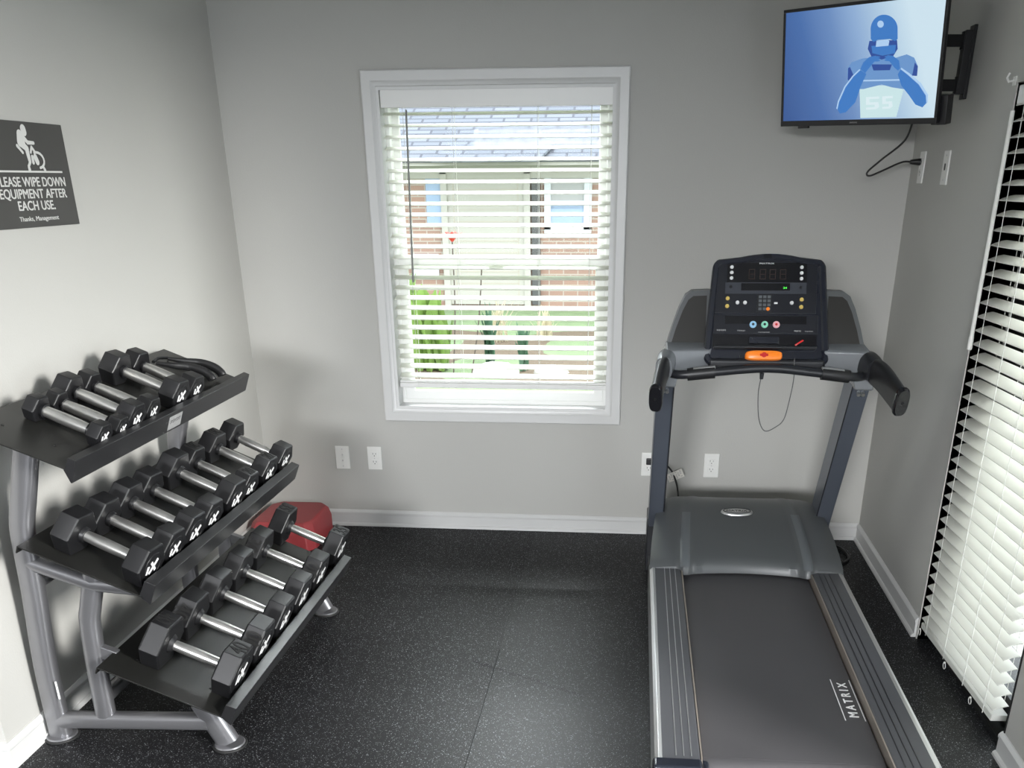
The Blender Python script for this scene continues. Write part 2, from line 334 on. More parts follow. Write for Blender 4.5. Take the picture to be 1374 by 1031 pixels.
b = B(); b.box(-3.2, -7.0, 0, -3.1, -2.18, CZ); struct('wall_left_far', b, 'wall', smooth=0)
b = B(); b.box(RW, OY1, 0, RW+.15, 0, CZ).box(RW, OY0, OZ, RW+.15, OY1, CZ); struct('wall_right', b, 'wall', smooth=0)
b = B(); b.box(2.931, -2.7, 0, RW+.15, OY0, CZ).box(2.931, -2.7, OZ, RW+.15, OY0, CZ).box(2.931, -4.5, 2.05, RW+.15, -2.7, CZ).box(2.931, -7.0, 0, RW+.15, -4.5, CZ); struct('wall_right_near', b, 'wall', smooth=0)
b = B(); b.box(-3.2, -7.0, 0, -.4, -6.88, CZ).box(2.2, -7.0, 0, 3.0, -6.88, CZ).box(-.4, -7.0, 0, 2.2, -6.88, .8).box(-.4, -7.0, 2.1, 2.2, -6.88, CZ); struct('wall_rear', b, 'wall', smooth=0)

def profile_run(b, prof, p0, p1, nrm, m0=0, m1=0):
    """prof: (out, z) pairs; run from p0 to p1; nrm = into the room; m: mitre amount (+ shortens with out)"""
    p0, p1, nrm = Vector(p0), Vector(p1), Vector(nrm); d = (p1-p0).normalized()
    R = [[p0+nrm*o+d*o*m0+Vector((0, 0, z)) for o, z in prof], [p1+nrm*o-d*o*m1+Vector((0, 0, z)) for o, z in prof]]
    b.loft(R)
BASE = [(0, 0), (.02, 0), (.019, .008), (.014, .014), (.010, .015), (.010, .058), (.013, .062), (.013, .070), (.009, .076), (.004, .081), (0, .081)]
b = B(); profile_run(b, BASE, (0, 0, 0), (RW, 0, 0), (0, -1, 0), 1, 1); struct('baseboard_back', b, 'trim', smooth=30)
b = B(); profile_run(b, BASE, (0, -2.18, 0), (0, 0, 0), (1, 0, 0), -1, 1); struct('baseboard_left', b, 'trim', smooth=30)
b = B(); profile_run(b, BASE, (-3.1, -2.18, 0), (0, -2.18, 0), (0, -1, 0), 0, -1); struct('baseboard_left_return', b, 'trim', smooth=30)
b = B(); profile_run(b, BASE, (RW, 0, 0), (RW, -1.06, 0), (-1, 0, 0), 1, 0); struct('baseboard_right', b, 'trim', smooth=30)
b = B(); profile_run(b, BASE, (2.931, -1.85, 0), (2.931, -2.7, 0), (-1, 0, 0), 0, 0); struct('baseboard_right_near', b, 'trim', smooth=30)

# window casing, jamb and sashes
def ring(b, x0, x1, z0, z1, prof):
    """prof: (inward, outy) pairs, closed cross-section; ring around the rectangle"""
    rings = []
    for sx, sz in ((0, 0), (1, 0), (1, 1), (0, 1)):
        r = []
        for i_, y_ in prof:
            x = (x0+i_) if sx == 0 else (x1-i_); z = (z0+i_) if sz == 0 else (z1-i_); r.append((x, y_, z))
        rings.append(r)
    b.loft(rings, closed=True)
b = B(); ring(b, .6244, 1.742, .5351, 1.9975, [(0, 0), (0, -.014), (.005, -.018), (.040, -.0165), (.048, -.011), (.0595, -.009), (.0595, 0)])
win = struct('window_1', b, 'trim', smooth=30)
b = B(); ring(b, WX0, WX1, WZ0, WZ1, [(0, -.006), (.0, T+.01), (.012, T+.01), (.012, -.004)]); struct('window_jamb', b, 'trim', win)
b = B(); ring(b, WX0+.012, WX1-.012, WZ0+.012, WZ1-.012, [(0, .075), (0, T), (.022, T), (.022, .085), (.016, .075)]); struct('window_frame', b, 'vinyl', win)
b = B(); ring(b, WX0+.034, WX1-.034, 1.225, WZ1-.034, [(0, .105), (0, .125), (.03, .125), (.034, .112), (.03, .105)]); struct('upper_sash', b, 'vinyl', win)
b = B(); ring(b, WX0+.030, WX1-.030, WZ0+.03, 1.272, [(0, .078), (0, .1), (.040, .1), (.044, .087), (.040, .078)]); struct('lower_sash', b, 'vinyl', win, bevel=.002)
b = B(); b.box(1.13, .068, 1.262, 1.2, .08, 1.276); struct('sash_lock', b, 'vinyl', win, bevel=.003)
b = B(); b.box(WX0+.06, .114, 1.25, WX1-.06, .117, WZ1-.06); struct('upper_pane', b, 'glass', win, smooth=0)
b = B(); b.box(WX0+.065, .088, WZ0+.065, WX1-.065, .091, 1.235); struct('lower_pane', b, 'glass', win, smooth=0)

def slat_sheet(b, c, along, length, out, width, tilt, crown=.003, thick=.003, n=6):
    """one curved slat centred at c; 'out' points away from the room; room edge low"""
    along = Vector(along).normalized(); out = Vector(out).normalized(); z = Vector((0, 0, 1))
    w = out*math.cos(tilt)+z*math.sin(tilt); nr = -out*math.sin(tilt)+z*math.cos(tilt); sec = []
    for i in range(n+1): t = -1+2*i/n; sec.append(w*(t*width/2)+nr*(crown*(1-t*t)))
    for i in range(n, -1, -1): t = -1+2*i/n; sec.append(w*(t*width/2)+nr*(crown*(1-t*t)-thick))
    c = Vector(c); b.loft([[c-along*length/2+q for q in sec], [c+along*length/2+q for q in sec]])
# window blind
wb = thing('window_blind', (1.182, .04, .66), 'white slat blind with open slats hanging in the back wall window', 'blind')
b = B(); b.box(.698, .004, 1.858, 1.676, .012, 1.934).box(.70, .012, 1.88, 1.674, .062, 1.93); obj('headrail', b, 'vinyl', wb, bevel=.003)
b = B(); z = 1.838; k = 0
while z > .745: slat_sheet(b, (1.187, .038, z), (1, 0, 0), .968, (0, 1, 0), .05, math.radians(14), .0025, .003); z -= .0437
obj('slats', b, 'slat', wb, smooth=50)
b = B(); b.box(.700, .013, .690, 1.674, .063, .712).box(.700, .02, .712, 1.674, .058, .722); obj('bottom_rail', b, 'vinyl', wb, bevel=.004)
b = B()
for x in (.79, 1.0, 1.36, 1.585):
    for y in (.011, .065): b.cyl((x, y, .70), (x, y, 1.87), .0009, n=6)
obj('ladder_cords', b, 'cord', wb)
b = B(); b.cyl((.808, .0, 1.85), (.797, -.004, 1.17), .0042, n=8).cyl((.797, -.004, 1.19), (.797, -.004, 1.165), .0055, n=8); obj('tilt_wand', b, 'wand', wb)
b = B(); b.box(1.165, -.004, 1.925, 1.195, .003, 1.937); obj('valance_clip', b, 'wand', wb)

# door opening in the right wall: black threshold, black framed glass door, return trim
b = B(); b.box(2.945, OY0, 0, 3.20, OY1, .018).box(2.985, OY0, .018, 3.20, OY1, .035); struct('trim_1', b, 'door_black', bevel=.002)
b = B(); b.box(3.0, OY1-.17, .03, 3.04, OY1-.002, OZ-.01).box(3.0, OY0+.002, .03, 3.04, OY0+.05, OZ-.01).box(3.0, OY0+.05, .03, 3.04, OY1-.06, .10).box(3.0, OY0+.05, OZ-.08, 3.04, OY1-.06, OZ-.01)
door = struct('door_1', b, 'door_black', bevel=.002)
b = B(); b.box(3.018, OY0+.05, .10, 3.022, OY1-.17, OZ-.08); struct('door_pane', b, 'glass', door, smooth=0)
b = B(); b.box(RW-.004, OY1, 0.0, RW+.10, OY1+.006, OZ).box(RW-.004, OY0, OZ, RW+.10, OY1+.006, OZ+.006); struct('trim_2', b, 'wall', smooth=0)
b = B(); b.box(2.928, OY0-.002, .0, 2.99, OY0+.004, OZ); struct('trim_3', b, 'door_black', smooth=0)
# door blind
A0 = Vector((2.897, -1.082, 0)); A1 = Vector((2.930, -1.745, 0)); al = (A1-A0).normalized(); ot = Vector((-al.y, al.x, 0)); ot = ot if ot.x > 0 else -ot
db = thing('door_blind', ((A0+A1)/2+Vector((.02, 0, .03))), 'white slat blind closed over the door beside the treadmill', 'blind')
b = B(); TL = math.radians(17); z = .092; ln = (A1-A0).length; mid = (A0+A1)/2
while z < 1.78:
    slat_sheet(b, mid+ot*(.025*math.cos(TL))+Vector((0, 0, z+.007)), al, ln, ot, .05, TL, .0022, .0028); z += .0432
obj('slats', b, 'slat_door', db, smooth=50)
b = B(); Mx = frame(mid+ot*.028+Vector((0, 0, .062)), al, ot); b.box(-ln/2, -.026, -.011, ln/2, .026, .011, Mx); obj('bottom_rail', b, 'slat_door', db, bevel=.003)
b = B(); Mx = frame(mid+ot*.028+Vector((0, 0, 1.803)), al, ot); b.box(-ln/2, -.028, -.025, ln/2, .028, .025, Mx); obj('headrail', b, 'vinyl', db, bevel=.003)
b = B()
for t in (.1, .38, .66, .92):
    q = A0+(A1-A0)*t-ot*.002; b.cyl(q+Vector((0, 0, .05)), q+Vector((0, 0, 1.79)), .001, n=6)
    b.cyl(q+ot*.06+Vector((0, 0, .05)), q+ot*.06+Vector((0, 0, 1.79)), .001, n=6)
obj('ladder_cords', b, 'cord', db)
for t in (.02, .42, .78):
    q = A0+(A1-A0)*t-ot*.004+Vector((0, 0, .045)); b = B(); pts = [q+Vector((0, .012*math.sin(a)+al.y*0, .012*math.cos(a)-.006)) for a in [i*PI/5 for i in range(0, 11)]]
    b.sweep(pts, oval(.0013, .0013, 6), upv=(1, 0, 0)); b.sphere(q+Vector((0, 0, .006)), .004, n=8); obj('cord_knot', b, 'cord', db)
b = B(); q = A0+al*.02-ot*.014; b.cyl(q+Vector((0, 0, 1.76)), q+Vector((-.0, .0, 1.08)), .0065, n=10); b.cyl(q+Vector((0, 0, 1.11)), q+Vector((0, 0, 1.07)), .008, n=10); obj('tilt_wand', b, 'cord', db)
# small cord hook on the wall above the blind
b = B(); b.sweep([(RW-.002, -1.04, 1.842), (RW-.018, -1.04, 1.84), (RW-.026, -1.045, 1.85), (RW-.022, -1.05, 1.862)], oval(.003, .003, 8), upv=(0, 1, 0)); b.box(RW-.003, -1.052, 1.83, RW, -1.028, 1.854)
tag(obj('wall_hook', b, 'plate'), 'small white hook on the right wall above the corner of the door blind', 'hook')

# ------------------------------------------------------------------ outlets and plates
def plate(name, c, nrm, label, kind, cat='outlet', group=None, w=.070, h=.114):
    n = Vector(nrm); side = Vector((0, 0, 1)).cross(n)*-1 if abs(n.y) > .5 else Vector((0, 0, 1)).cross(n)
    side = n.cross(Vector((0, 0, 1))).normalized()*-1
    F = frame(Vector(c), side, (0, 0, 1)); 
    if F.to_3x3() @ Vector((0, 0, 1)) != n: F = frame(Vector(c), -side if (side.cross(Vector((0,0,1)))).dot(n) < 0 else side, (0, 0, 1))
    t = thing(name, Vector(c), label, cat, group)
    b = B(); b.box(-w/2, -h/2, 0, w/2, h/2, .006, F); obj('cover_plate', b, 'plate', t, bevel=.0025)
    if kind == 'duplex':
        for s in (-1, 1):
            b = B(); b.box(-.017, s*.0195-.0135, .005, .017, s*.0195+.0135, .008, F); so_ = obj('socket', b, 'plate', t, bevel=.003)
            b = B(); b.box(-.008, s*.0195-.001, .0075, -.006, s*.0195+.008, .0084, F).box(.006, s*.0195-.001, .0075, .008, s*.0195+.007, .0084, F); b.cyl(F @ Vector((0, s*.0195-.007, .0075)), F @ Vector((0, s*.0195-.007, .0084)), .0025, n=8); obj('socket_slots', b, 'dark_ink', so_)
        b = B(); b.cyl(F @ Vector((0, 0, .005)), F @ Vector((0, 0, .0075)), .003, n=10); obj('screw', b, 'silver', t)
    elif kind == 'jack':
        b = B()
        for s in (-1, 1): b.cyl(F @ Vector((0, s*.014, .005)), F @ Vector((0, s*.014, .009)), .0045, n=6)
        obj('coax_jack', b, 'chrome', t)
        b = B()
        for s in (-1, 1): b = B(); b.cyl(F @ Vector((0, s*.042, .005)), F @ Vector((0, s*.042, .0072)), .003, n=8); obj('screw', b, 'silver', t)
    elif kind == 'slot':
        b = B(); b.box(-.006, -.008, .005, .006, .014, .0075, F); obj('jack', b, 'dark_ink', t)
        for s in (-1, 1): b = B(); b.cyl(F @ Vector((0, s*.04, .005)), F @ Vector((0, s*.04, .0075)), .003, n=8); obj('screw', b, 'silver', t)
    return t, F
plate('jack_plate', (.3947, 0, .3478), (0, -1, 0), 'white wall plate with two small jacks, left one of the pair under the window', 'jack', 'wall plate')
plate('wall_outlet', (.555, 0, .3478), (0, -1, 0), 'white outlet plate under the left edge of the window, right one of the pair', 'duplex')
plate('wall_outlet', (2.179, 0, .3478), (0, -1, 0), 'white outlet with nothing plugged in, seen between the treadmill uprights', 'duplex')
plate('wall_outlet', (1.885, 0, .3478), (0, -1, 0), 'white outlet behind the left treadmill upright with a black plug in it', 'duplex')
plate('wall_outlet', (RW, -.17, 1.617), (-1, 0, 0), 'white outlet high in the corner under the television with a plug in it', 'duplex')
plate('jack_plate', (RW, -.49, 1.613), (-1, 0, 0), 'white wall plate with one dark jack, high on the right wall under the television', 'slot', 'wall plate')

# ------------------------------------------------------------------ sign on the left wall
SY0, SY1, SZ0, SZ1 = -1.69, -1.262, 1.459, 1.742
sg = thing('gym_rules_sign', (0, (SY0+SY1)/2, SZ0), 'dark grey sign on the left wall asking to wipe down equipment', 'sign')
b = B(); b.box(0, SY0, SZ0, .006, SY1, SZ1); obj('sign_board', b, 'sign', sg, bevel=.001)
CY = (SY0+SY1)/2
def on_sign(bm, y, z): return xf(bm, frame((.0062, y, z), (0, 1, 0), (0, 0, 1)))
b = B(); 
for s_, z, h, w in (('PLEASE WIPE DOWN', 1.583, .025, .345), ('EQUIPMENT AFTER', 1.551, .025, .335), ('EACH USE.', 1.519, .025, .185), ('Thanks, Management', 1.4835, .0125, .2)):
    merge(b, on_sign(text(s_, h, w, bold=.014 if h > .02 else 0), CY+.002, z))
obj('sign_lettering', b, 'sign_ink', sg, smooth=0)
b = B(); b.box(.0062, CY-.155, 1.6075, .0068, CY+.17, 1.6125); obj('sign_rule', b, 'sign_ink', sg, smooth=0)
def poly2(b, pts, F, d=.0006): b.prism([F @ Vector((x, y, 0)) for x, y in pts], (F.to_3x3() @ Vector((0, 0, 1)))*d)
def limb(b, p, q, r0, r1, F, d=.0006, n=10):
    p, q = Vector(p), Vector(q); a = math.atan2(q.y-p.y, q.x-p.x); pts = []
    for i in range(n+1): t = a+PI/2+PI*i/n; pts.append((p.x+r0*math.cos(t), p.y+r0*math.sin(t)))
    for i in range(n+1): t = a-PI/2+PI*i/n; pts.append((q.x+r1*math.cos(t), q.y+r1*math.sin(t)))
    poly2(b, pts, F, d)
# exercise-bike rider: built from the crop, local units metres, origin at rule height
Fs = frame((.0062, CY+.012, 1.613), (0, 1, 0), (0, 0, 1)); b = B(); dz = [0]
def fig(p, q, r0, r1):
    dz[0] += .00005; F2 = Fs @ Matrix.Translation((0, 0, dz[0])); limb(b, p, q, r0, r1, F2)
sx = .00076; 
def P(X, Y): return Vector(((X-180)*.00078, (478-Y)*.00034))
# axes: X zoom px -> width, Y zoom px -> height (sign coordinates)
def Q(X, Y): return Vector(((X-180)*.00060, (475-Y)*.000315))
fig(Q(176, 128), Q(180, 150), .0125, .0115)            # head
fig(Q(140, 175), Q(130, 240), .013, .0125)             # back
fig(Q(150, 190), Q(150, 250), .012, .012)
fig(Q(160, 190), Q(190, 235), .0065, .0055); fig(Q(190, 238), Q(240, 240), .0055, .0045)   # arm
fig(Q(140, 255), Q(175, 290), .010, .0085); fig(Q(172, 290), Q(178, 395), .009, .0065)     # thigh, shin
fig(Q(100, 270), Q(135, 325), .0045, .004)             # saddle
fig(Q(180, 400), Q(160, 440), .005, .004); fig(Q(160, 440), Q(162, 468), .005, .006)       # foot, rear base
fig(Q(215, 275), Q(200, 320), .004, .004); fig(Q(215, 275), Q(235, 315), .004, .004)       # handlebar post
fig(Q(205, 360), Q(205, 405), .006, .006); fig(Q(230, 360), Q(240, 400), .009, .009)       # body of the bike
prev = None
for i in range(11):
    a = math.radians(110-i*19); pt = Q(245, 385)+Vector((.032*math.cos(a), .021*math.sin(a)))
    if prev is not None: fig(prev, pt, .0035, .0035)
    prev = pt
fig(Q(280, 440), Q(290, 470), .004, .005)
obj('cyclist_pictogram', b, 'sign_ink', sg, smooth=0)

# ------------------------------------------------------------------ dumbbell rack
RY0, RY1 = -2.01, -1.04; YM = (RY0+RY1)/2
rack = thing('dumbbell_rack', (.32, YM, 0), 'three tier black and silver dumbbell rack standing against the left wall', 'rack')
SHELF = {'top': (.045, 1.012, .330, .902), 'mid': (.14, .680, .475, .540), 'low': (.29, .312, .65, .162)}
L0, L1 = YM-.59, YM+.60
def shelf_axes(k):
    xr, zr, xf_, zf = SHELF[k]; t = Vector((xf_-xr, 0, zf-zr)); L = t.length; t.normalize(); n = Vector((-t.z, 0, t.x)); return Vector((xr, 0, zr)), t, n, L
for k in ('top', 'mid', 'low'):
    O, t, n, L = shelf_axes(k); d = Vector((0, L1-L0, 0)); O2 = O+Vector((0, L0, 0))
    P_ = lambda s_, h_: O2+t*s_+n*h_
    b = B(); b.prism([P_(0, 0), P_(L, 0), P_(L, -.004), P_(.004, -.004), P_(.004, -.022), P_(0, -.022)], d)
    sh = obj('shelf', b, 'shelf', rack, bevel=.0008)
    lh = {'top': .032, 'mid': .050, 'low': .046}[k]; lb_ = {'top': -.034, 'mid': -.014, 'low': -.016}[k]; li = .002 if k == 'top' else .012
    b = B(); b.prism([P_(L-li, 0), P_(L-li+.004, lh), P_(L+.024, lh), P_(L+.024, lb_), P_(L+.020, lb_), P_(L-.004, -.006)], d); obj('shelf_lip', b, 'lip', sh, bevel=.0015)
    # bolt heads
    b = B()
    for y in (RY0, RY1):
        for s_ in (.07, L-.09): q = O+t*s_; q.y = y; b.cyl(q, q+n*.002, .004, n=8)
    obj('bolt', b, 'engrave', sh)
    if k == 'top':
        F = frame(O2+t*(L+.0243)+n*-.004+Vector((0, .585, 0)), (0, 1, 0), n)
        b = B(); b.box(-.045, -.0225, 0, .045, .0225, .0008, F); lb = obj('maker_label', b, 'sticker', sh, smooth=0)
        b = B()
        for q_, w_, h_ in ((-.034, .005, .012), (-.025, .007, .009), (-.014, .006, .012), (-.004, .008, .008), (.008, .006, .012), (.018, .007, .010), (.029, .006, .012)): b.box(q_, .0-h_/2+.004, .0008, q_+w_*.45, h_/2+.004, .0012, F).box(q_, h_/2+.002, .0008, q_+w_, h_/2+.004, .0012, F)
        obj('label_marks', b, 'dark_ink', lb, smooth=0)
    if k == 'low':
        for y in (RY0, RY1):   # bracket tab at the rear
            b = B(); b.prism([(.235, y-.012, .335), (.30, y-.012, .312), (.30, y-.012, .290), (.245, y-.012, .285)], (0, .024, 0)); obj('bracket', b, 'steel', rack, bevel=.002)
TUBE = oval(.034, .024, 24, 2.6)
for y in (RY0, RY1):
    b = B(); pts = smooth_path([(.052, y, .008), (.058, y, .25), (.080, y, .50), (.090, y, .66), (.10, y, .72), (.125, y, .80), (.165, y, .935)], 6)
    b.sweep(pts, TUBE, upv=(0, 1, 0)); up_ = obj('rear_upright', b, 'steel', rack, smooth=40)
    if y == RY0:
        b = B(); b.box(.092, y-.026, .15, .096, y-.022, .21, Matrix.Identity(4)); obj('white_scuff_label', b, 'white_ink', up_)
    b = B(); pts = smooth_path([(.215, y, .06), (.222, y, .25), (.232, y, .40), (.245, y, .455), (.278, y, .560)], 6); b.sweep(pts, oval(.030, .022, 24, 2.6), upv=(0, 1, 0)); obj('front_post', b, 'steel', rack, smooth=40)
    b = B(); b.sweep([(.085, y, .592), (.270, y, .530), (.42, y, .520)], oval(.022, .024, 24, 2.4), upv=(0, 1, 0)); obj('shelf_arm', b, 'steel', rack, smooth=40)
    b = B(); b.sweep([(.12, y, .945), (.30, y, .878)], oval(.018, .022, 24, 2.4), upv=(0, 1, 0)); obj('shelf_arm', b, 'steel', rack, smooth=40)
    b = B(); b.sweep([(.06, y, .062), (.25, y, .070), (.545, y, .082)], oval(.026, .024, 24, 3), upv=(0, 1, 0)); obj('base_beam', b, 'steel', rack, smooth=40)
    b = B(); b.sweep([(.596, y, .012), (.565, y, .08), (.532, y, .150)], oval(.036, .024, 24, 2.6), upv=(0, 1, 0)); obj('front_leg', b, 'steel', rack, smooth=40)
    b = B(); b.sweep([(.30, y, .275), (.54, y, .178)], oval(.016, .02, 16, 2.6), upv=(0, 1, 0)); obj('shelf_arm', b, 'steel', rack, smooth=40)
    for x in (.055, .60):
        b = B(); b.cyl((x, y, 0), (x, y, .007), .052, .052, n=28); ft = obj('foot_pad', b, 'foot_rubber', rack, bevel=.002)
        b = B(); b.cyl((x, y, .007), (x, y, .011), .046, .043, n=28); obj('foot_flange', b, 'steel', ft)
for (x, z) in ((.085, .52), (.215, .14)):
    b = B(); b.box(x-.02, RY0, z-.03, x+.02, RY1, z+.03) if False else b.sweep([(x, RY0, z), (x, RY1, z)], oval(.02, .02, 16, 3), upv=(0, 0, 1)); obj('cross_bar', b, 'steel', rack, smooth=40)
for y in (-1.62, -1.30):   # dark spine plates seen behind the middle shelf
    pass

# ------------------------------------------------------------------ dumbbells
def head_mesh(AF, L_, sgn):
    """hex head, flat down, from x=0 outwards"""
    R = AF/math.sqrt(3); c = .006; b = B()
    def hexr(x, k): return [Vector((x*sgn, R*k*math.cos(math.radians(60*i)), AF/2+R*k*math.sin(math.radians(60*i)))) for i in range(6)]
    b.loft([hexr(0, .94), hexr(.003, .985), hexr(.006, 1), hexr(L_-.006, 1), hexr(L_-.002, .975), hexr(L_, .93)]); return b
def emblem(AF, x):
    b = B(); k = AF/.12; F = frame((x, 0, AF/2), (0, 1, 0), (0, 0, 1))
    th = .0062*k
    def bar(p, q, r):
        p, q = Vector(p)*k, Vector(q)*k; d = (q-p); a = math.atan2(d.y, d.x); l = d.length
        F2 = F @ Matrix.Translation(((p.x+q.x)/2, (p.y+q.y)/2, 0)) @ Matrix.Rotation(a, 4, 'Z'); b.box(-l/2, -r*k, 0, l/2, r*k, .0008, F2)
    bar((-.027, -.020), (-.023, .006), .0048); bar((-.015, -.021), (.020, .018), .005); bar((-.012, .015), (.016, -.018), .0046)
    return b
def ring_mesh(AF, x):
    b = B(); r = AF*.33; n = 32; sec = [(-.0018, 0), (-.0012, .0012), (.0012, .0012), (.0018, 0)]
    rings = [[(x+h, (r+q)*math.cos(2*PI*i/n), AF/2+(r+q)*math.sin(2*PI*i/n)) for q, h in sec] for i in range(n)]; b.loft(rings, closed=True); return b
PROTO = {}
def make_dumbbell(AF, HL, vis, num, side):
    root = bpy.data.objects.new('dumbbell', None); COL.objects.link(root); ORIG[root.name] = Vector((0, 0, 0)); root.empty_display_size = .05
    col = .012; x0 = vis/2+col
    for sgn in (1, -1):
        h = obj('head', head_mesh(AF, HL, sgn), 'rubber', root, local=True, bevel=.0025, seg=2, smooth=20); h.location.x = sgn*x0
        b = B(); b.cyl((0, 0, AF/2), (-sgn*col, 0, AF/2), AF*.24 if AF < .08 else AF*.20, .021, n=24); obj('collar', b, 'rubber', h, local=True, bevel=.0015)
        if sgn > 0:
            obj('emblem', emblem(AF, HL+.0006), 'white_ink', h, local=True, smooth=0); 
        obj('raised_ring', ring_mesh(AF, sgn*HL), 'rubber', h, local=True)
        if num:
            th = text(num, AF*.34, AF*.36, depth=.0008, bold=.02)
            if side == 'top': F = frame((sgn*HL*.53, 0, AF+.0001), (0, sgn, 0), (-sgn, 0, 0))
            else:
                a = math.radians(30); nn = Vector((0, -math.cos(a), math.sin(a))); cc = Vector((sgn*HL*.53, 0, AF/2))+nn*(AF/2+.0001); y_ = Vector((-sgn, 0, 0)); x_ = y_.cross(nn); F = frame(cc, x_, y_)
            obj('weight_number', xf(th, F), 'engrave', h, local=True, smooth=0)
    b = B(); k = 16; rings = []
    for i in range(k+1):
        x = -vis/2+vis*i/k-.0; s_ = .0155+.0018*math.cos((i/k-.5)*PI); rings.append([(x, s_*math.cos(2*PI*j/24), AF/2+s_*math.sin(2*PI*j/24)) for j in range(24)])
    b.loft(rings); obj('handle', b, 'chrome', root, local=True, smooth=60)
    return root
def copy_tree(o, parent=None):
    c = o.copy(); COL.objects.link(c)
    if parent: c.parent = parent
    for ch in list(o.children): copy_tree(ch, c)
    return c
def place(k, key, s, y, rz, label, group):
    O, t, n, L = shelf_axes(k)
    if key not in PROTO: o = PROTO[key] = make_dumbbell(*key)
    else: o = copy_tree(PROTO[key])
    p = O+t*s+n*.0012; p.y = y
    Rm = frame(p, t, (0, 1, 0)) @ Matrix.Rotation(rz, 4, 'Z'); o.matrix_world = Rm
    tag(o, label, 'dumbbell', group)
ORD = ['nearest', 'second nearest', 'third nearest', 'fourth nearest', 'fifth nearest', 'sixth', 'seventh', 'farthest']
GT, GM, GL = 'light dumbbells on the top shelf', 'medium dumbbells on the middle shelf', 'heavy dumbbells on the bottom shelf'
# handle centre x, y, and skew measured per dumbbell
top = [(.070, .037, .130, -1.908, -.2, .188), (.066, .036, .128, -1.812, -.1, .190), (.086, .048, .130, -1.722, -.2, .176), (.078, .044, .128, -1.616, -.12, .178), (.098, .054, .130, -1.432, -.2, .170), (.088, .050, .128, -1.308, -.22, .174)]
tl = ['smallest black dumbbell with a bright handle, nearest the camera on the top shelf', 'small black dumbbell on the top shelf, second from the camera end', 'black dumbbell on the top shelf, third from the camera end, bigger than both before it',
      'black dumbbell on the top shelf, fourth from the camera end, just before the gap', 'largest dumbbell on the top shelf, fifth from the camera end, just past the gap', 'dumbbell at the window end of the top shelf, beside the black cable handle']
for (AF, HL, vis, y, rz, s_), lb in zip(top, tl): place('top', (AF, HL, vis, None, None), s_, y, rz*.35, lb, GT)
midd = [(.120, .056, .134, -2.033, 0), (.114, .055, .134, -1.888, 0), (.118, .056, .134, -1.751, 0), (.114, .055, .134, -1.614, 0), (.124, .058, .132, -1.432, 0), (.110, .055, .130, -1.294, 0), (.114, .056, .130, -1.112, 0), (.110, .055, .128, -.936, 0)]
ml = ['black hex dumbbell nearest the camera on the middle shelf, all of its handle in view', 'black hex dumbbell second from the camera end of the middle shelf', 'black hex dumbbell third from the camera end of the middle shelf', 'black hex dumbbell fourth from the camera end of the middle shelf',
      'largest black hex dumbbell of the middle shelf, fifth from the camera end', 'black hex dumbbell numbered on top, sixth from the camera end of the middle shelf', 'black hex dumbbell numbered on top, next to last on the middle shelf', 'black hex dumbbell farthest from the camera on the middle shelf']
for i, ((AF, HL, vis, y, rz), lb) in enumerate(zip(midd, ml)): place('mid', (AF, HL, vis, '20' if i in (5, 6) else None, 'top'), .207, y, -.08, lb, GM)
low = [(.152, .062, .138, -1.980, '40', 'top'), (.147, .062, .138, -1.788, '40', 'side'), (.145, .062, .138, -1.599, None, 'top'), (.145, .062, .138, -1.407, None, 'top'), (.145, .062, .138, -1.206, '30', 'side'), (.147, .062, .138, -.943, '35', 'top')]
ll = ['heavy black hex dumbbell marked 40 on top, nearest on the bottom shelf', 'heavy black hex dumbbell numbered on its side, second from the camera on the bottom shelf', 'heavy black hex dumbbell with no number showing, third nearest on the bottom shelf', 'heavy black hex dumbbell with no number showing, fourth nearest on the bottom shelf',
      'heavy black hex dumbbell fifth from the camera on the bottom shelf, before the wide gap', 'heavy black hex dumbbell at the far end of the bottom shelf before the red block']
for (AF, HL, vis, y, num, sd), lb in zip(low, ll): place('low', (AF, HL, vis, num, sd), .226, y, -.01, lb, GL)

# cable handle lying at the far end of the top shelf
O, t, n, L = shelf_axes('top')
ch = thing('cable_handle', O+t*.15+Vector((0, -1.03, 0))+n*.004, 'black two armed cable handle lying at the window end of the top shelf', 'exercise handle')
def TP(s_, y, h_): q = O+t*s_+n*h_; q.y = y; return q
for (ya, yb) in ((-1.035, -1.005), (-1.125, -1.09)):
    b = B(); pts = smooth_path([TP(.07, ya-.01, .012), TP(.12, ya+.01, .019), TP(.17, yb, .028), TP(.225, yb-.005, .034), TP(.255, yb-.01, .027), TP(.264, yb-.012, .019)], 5); N = len(pts)
    b.sweep(pts, oval(.013, .010, 14), upv=(0, 1, 0), scales=[.5+.75*min(1, i/(N*.45)) for i in range(N)]); obj('arm', b, 'grip', ch, smooth=60)
b = B(); b.sweep(smooth_path([TP(.06, -1.135, .012), TP(.055, -1.09, .016), TP(.065, -1.04, .012)], 4), oval(.006, .006, 10), upv=n); obj('swivel', b, 'black_metal', ch)

# ------------------------------------------------------------------ red block in the corner
b = B(); zt = .135
bot = [(-.0, 0), (.36, 0), (.36, .30), (.33, .36), (.03, .36), (0, .33)]
F = frame((.025, -.40, 0), (1, 0, 0), (0, 1, 0))
def ringz(k, z): return [F @ Vector((.18+(x-.18)*k, .19+(y-.19)*k, z)) for x, y in [(.03, 0), (.285, 0), (.315, .05), (.315, .31), (.27, .36), (.05, .36), (0, .31), (0, .05)]]
b.loft([ringz(1, 0), ringz(1.0, .085), ringz(.93, zt-.012), ringz(.86, zt)])
tag(obj('red_pad', b, 'red', bevel=.006, seg=3, smooth=40), 'red padded block on the floor in the back left corner behind the rack', 'pad')

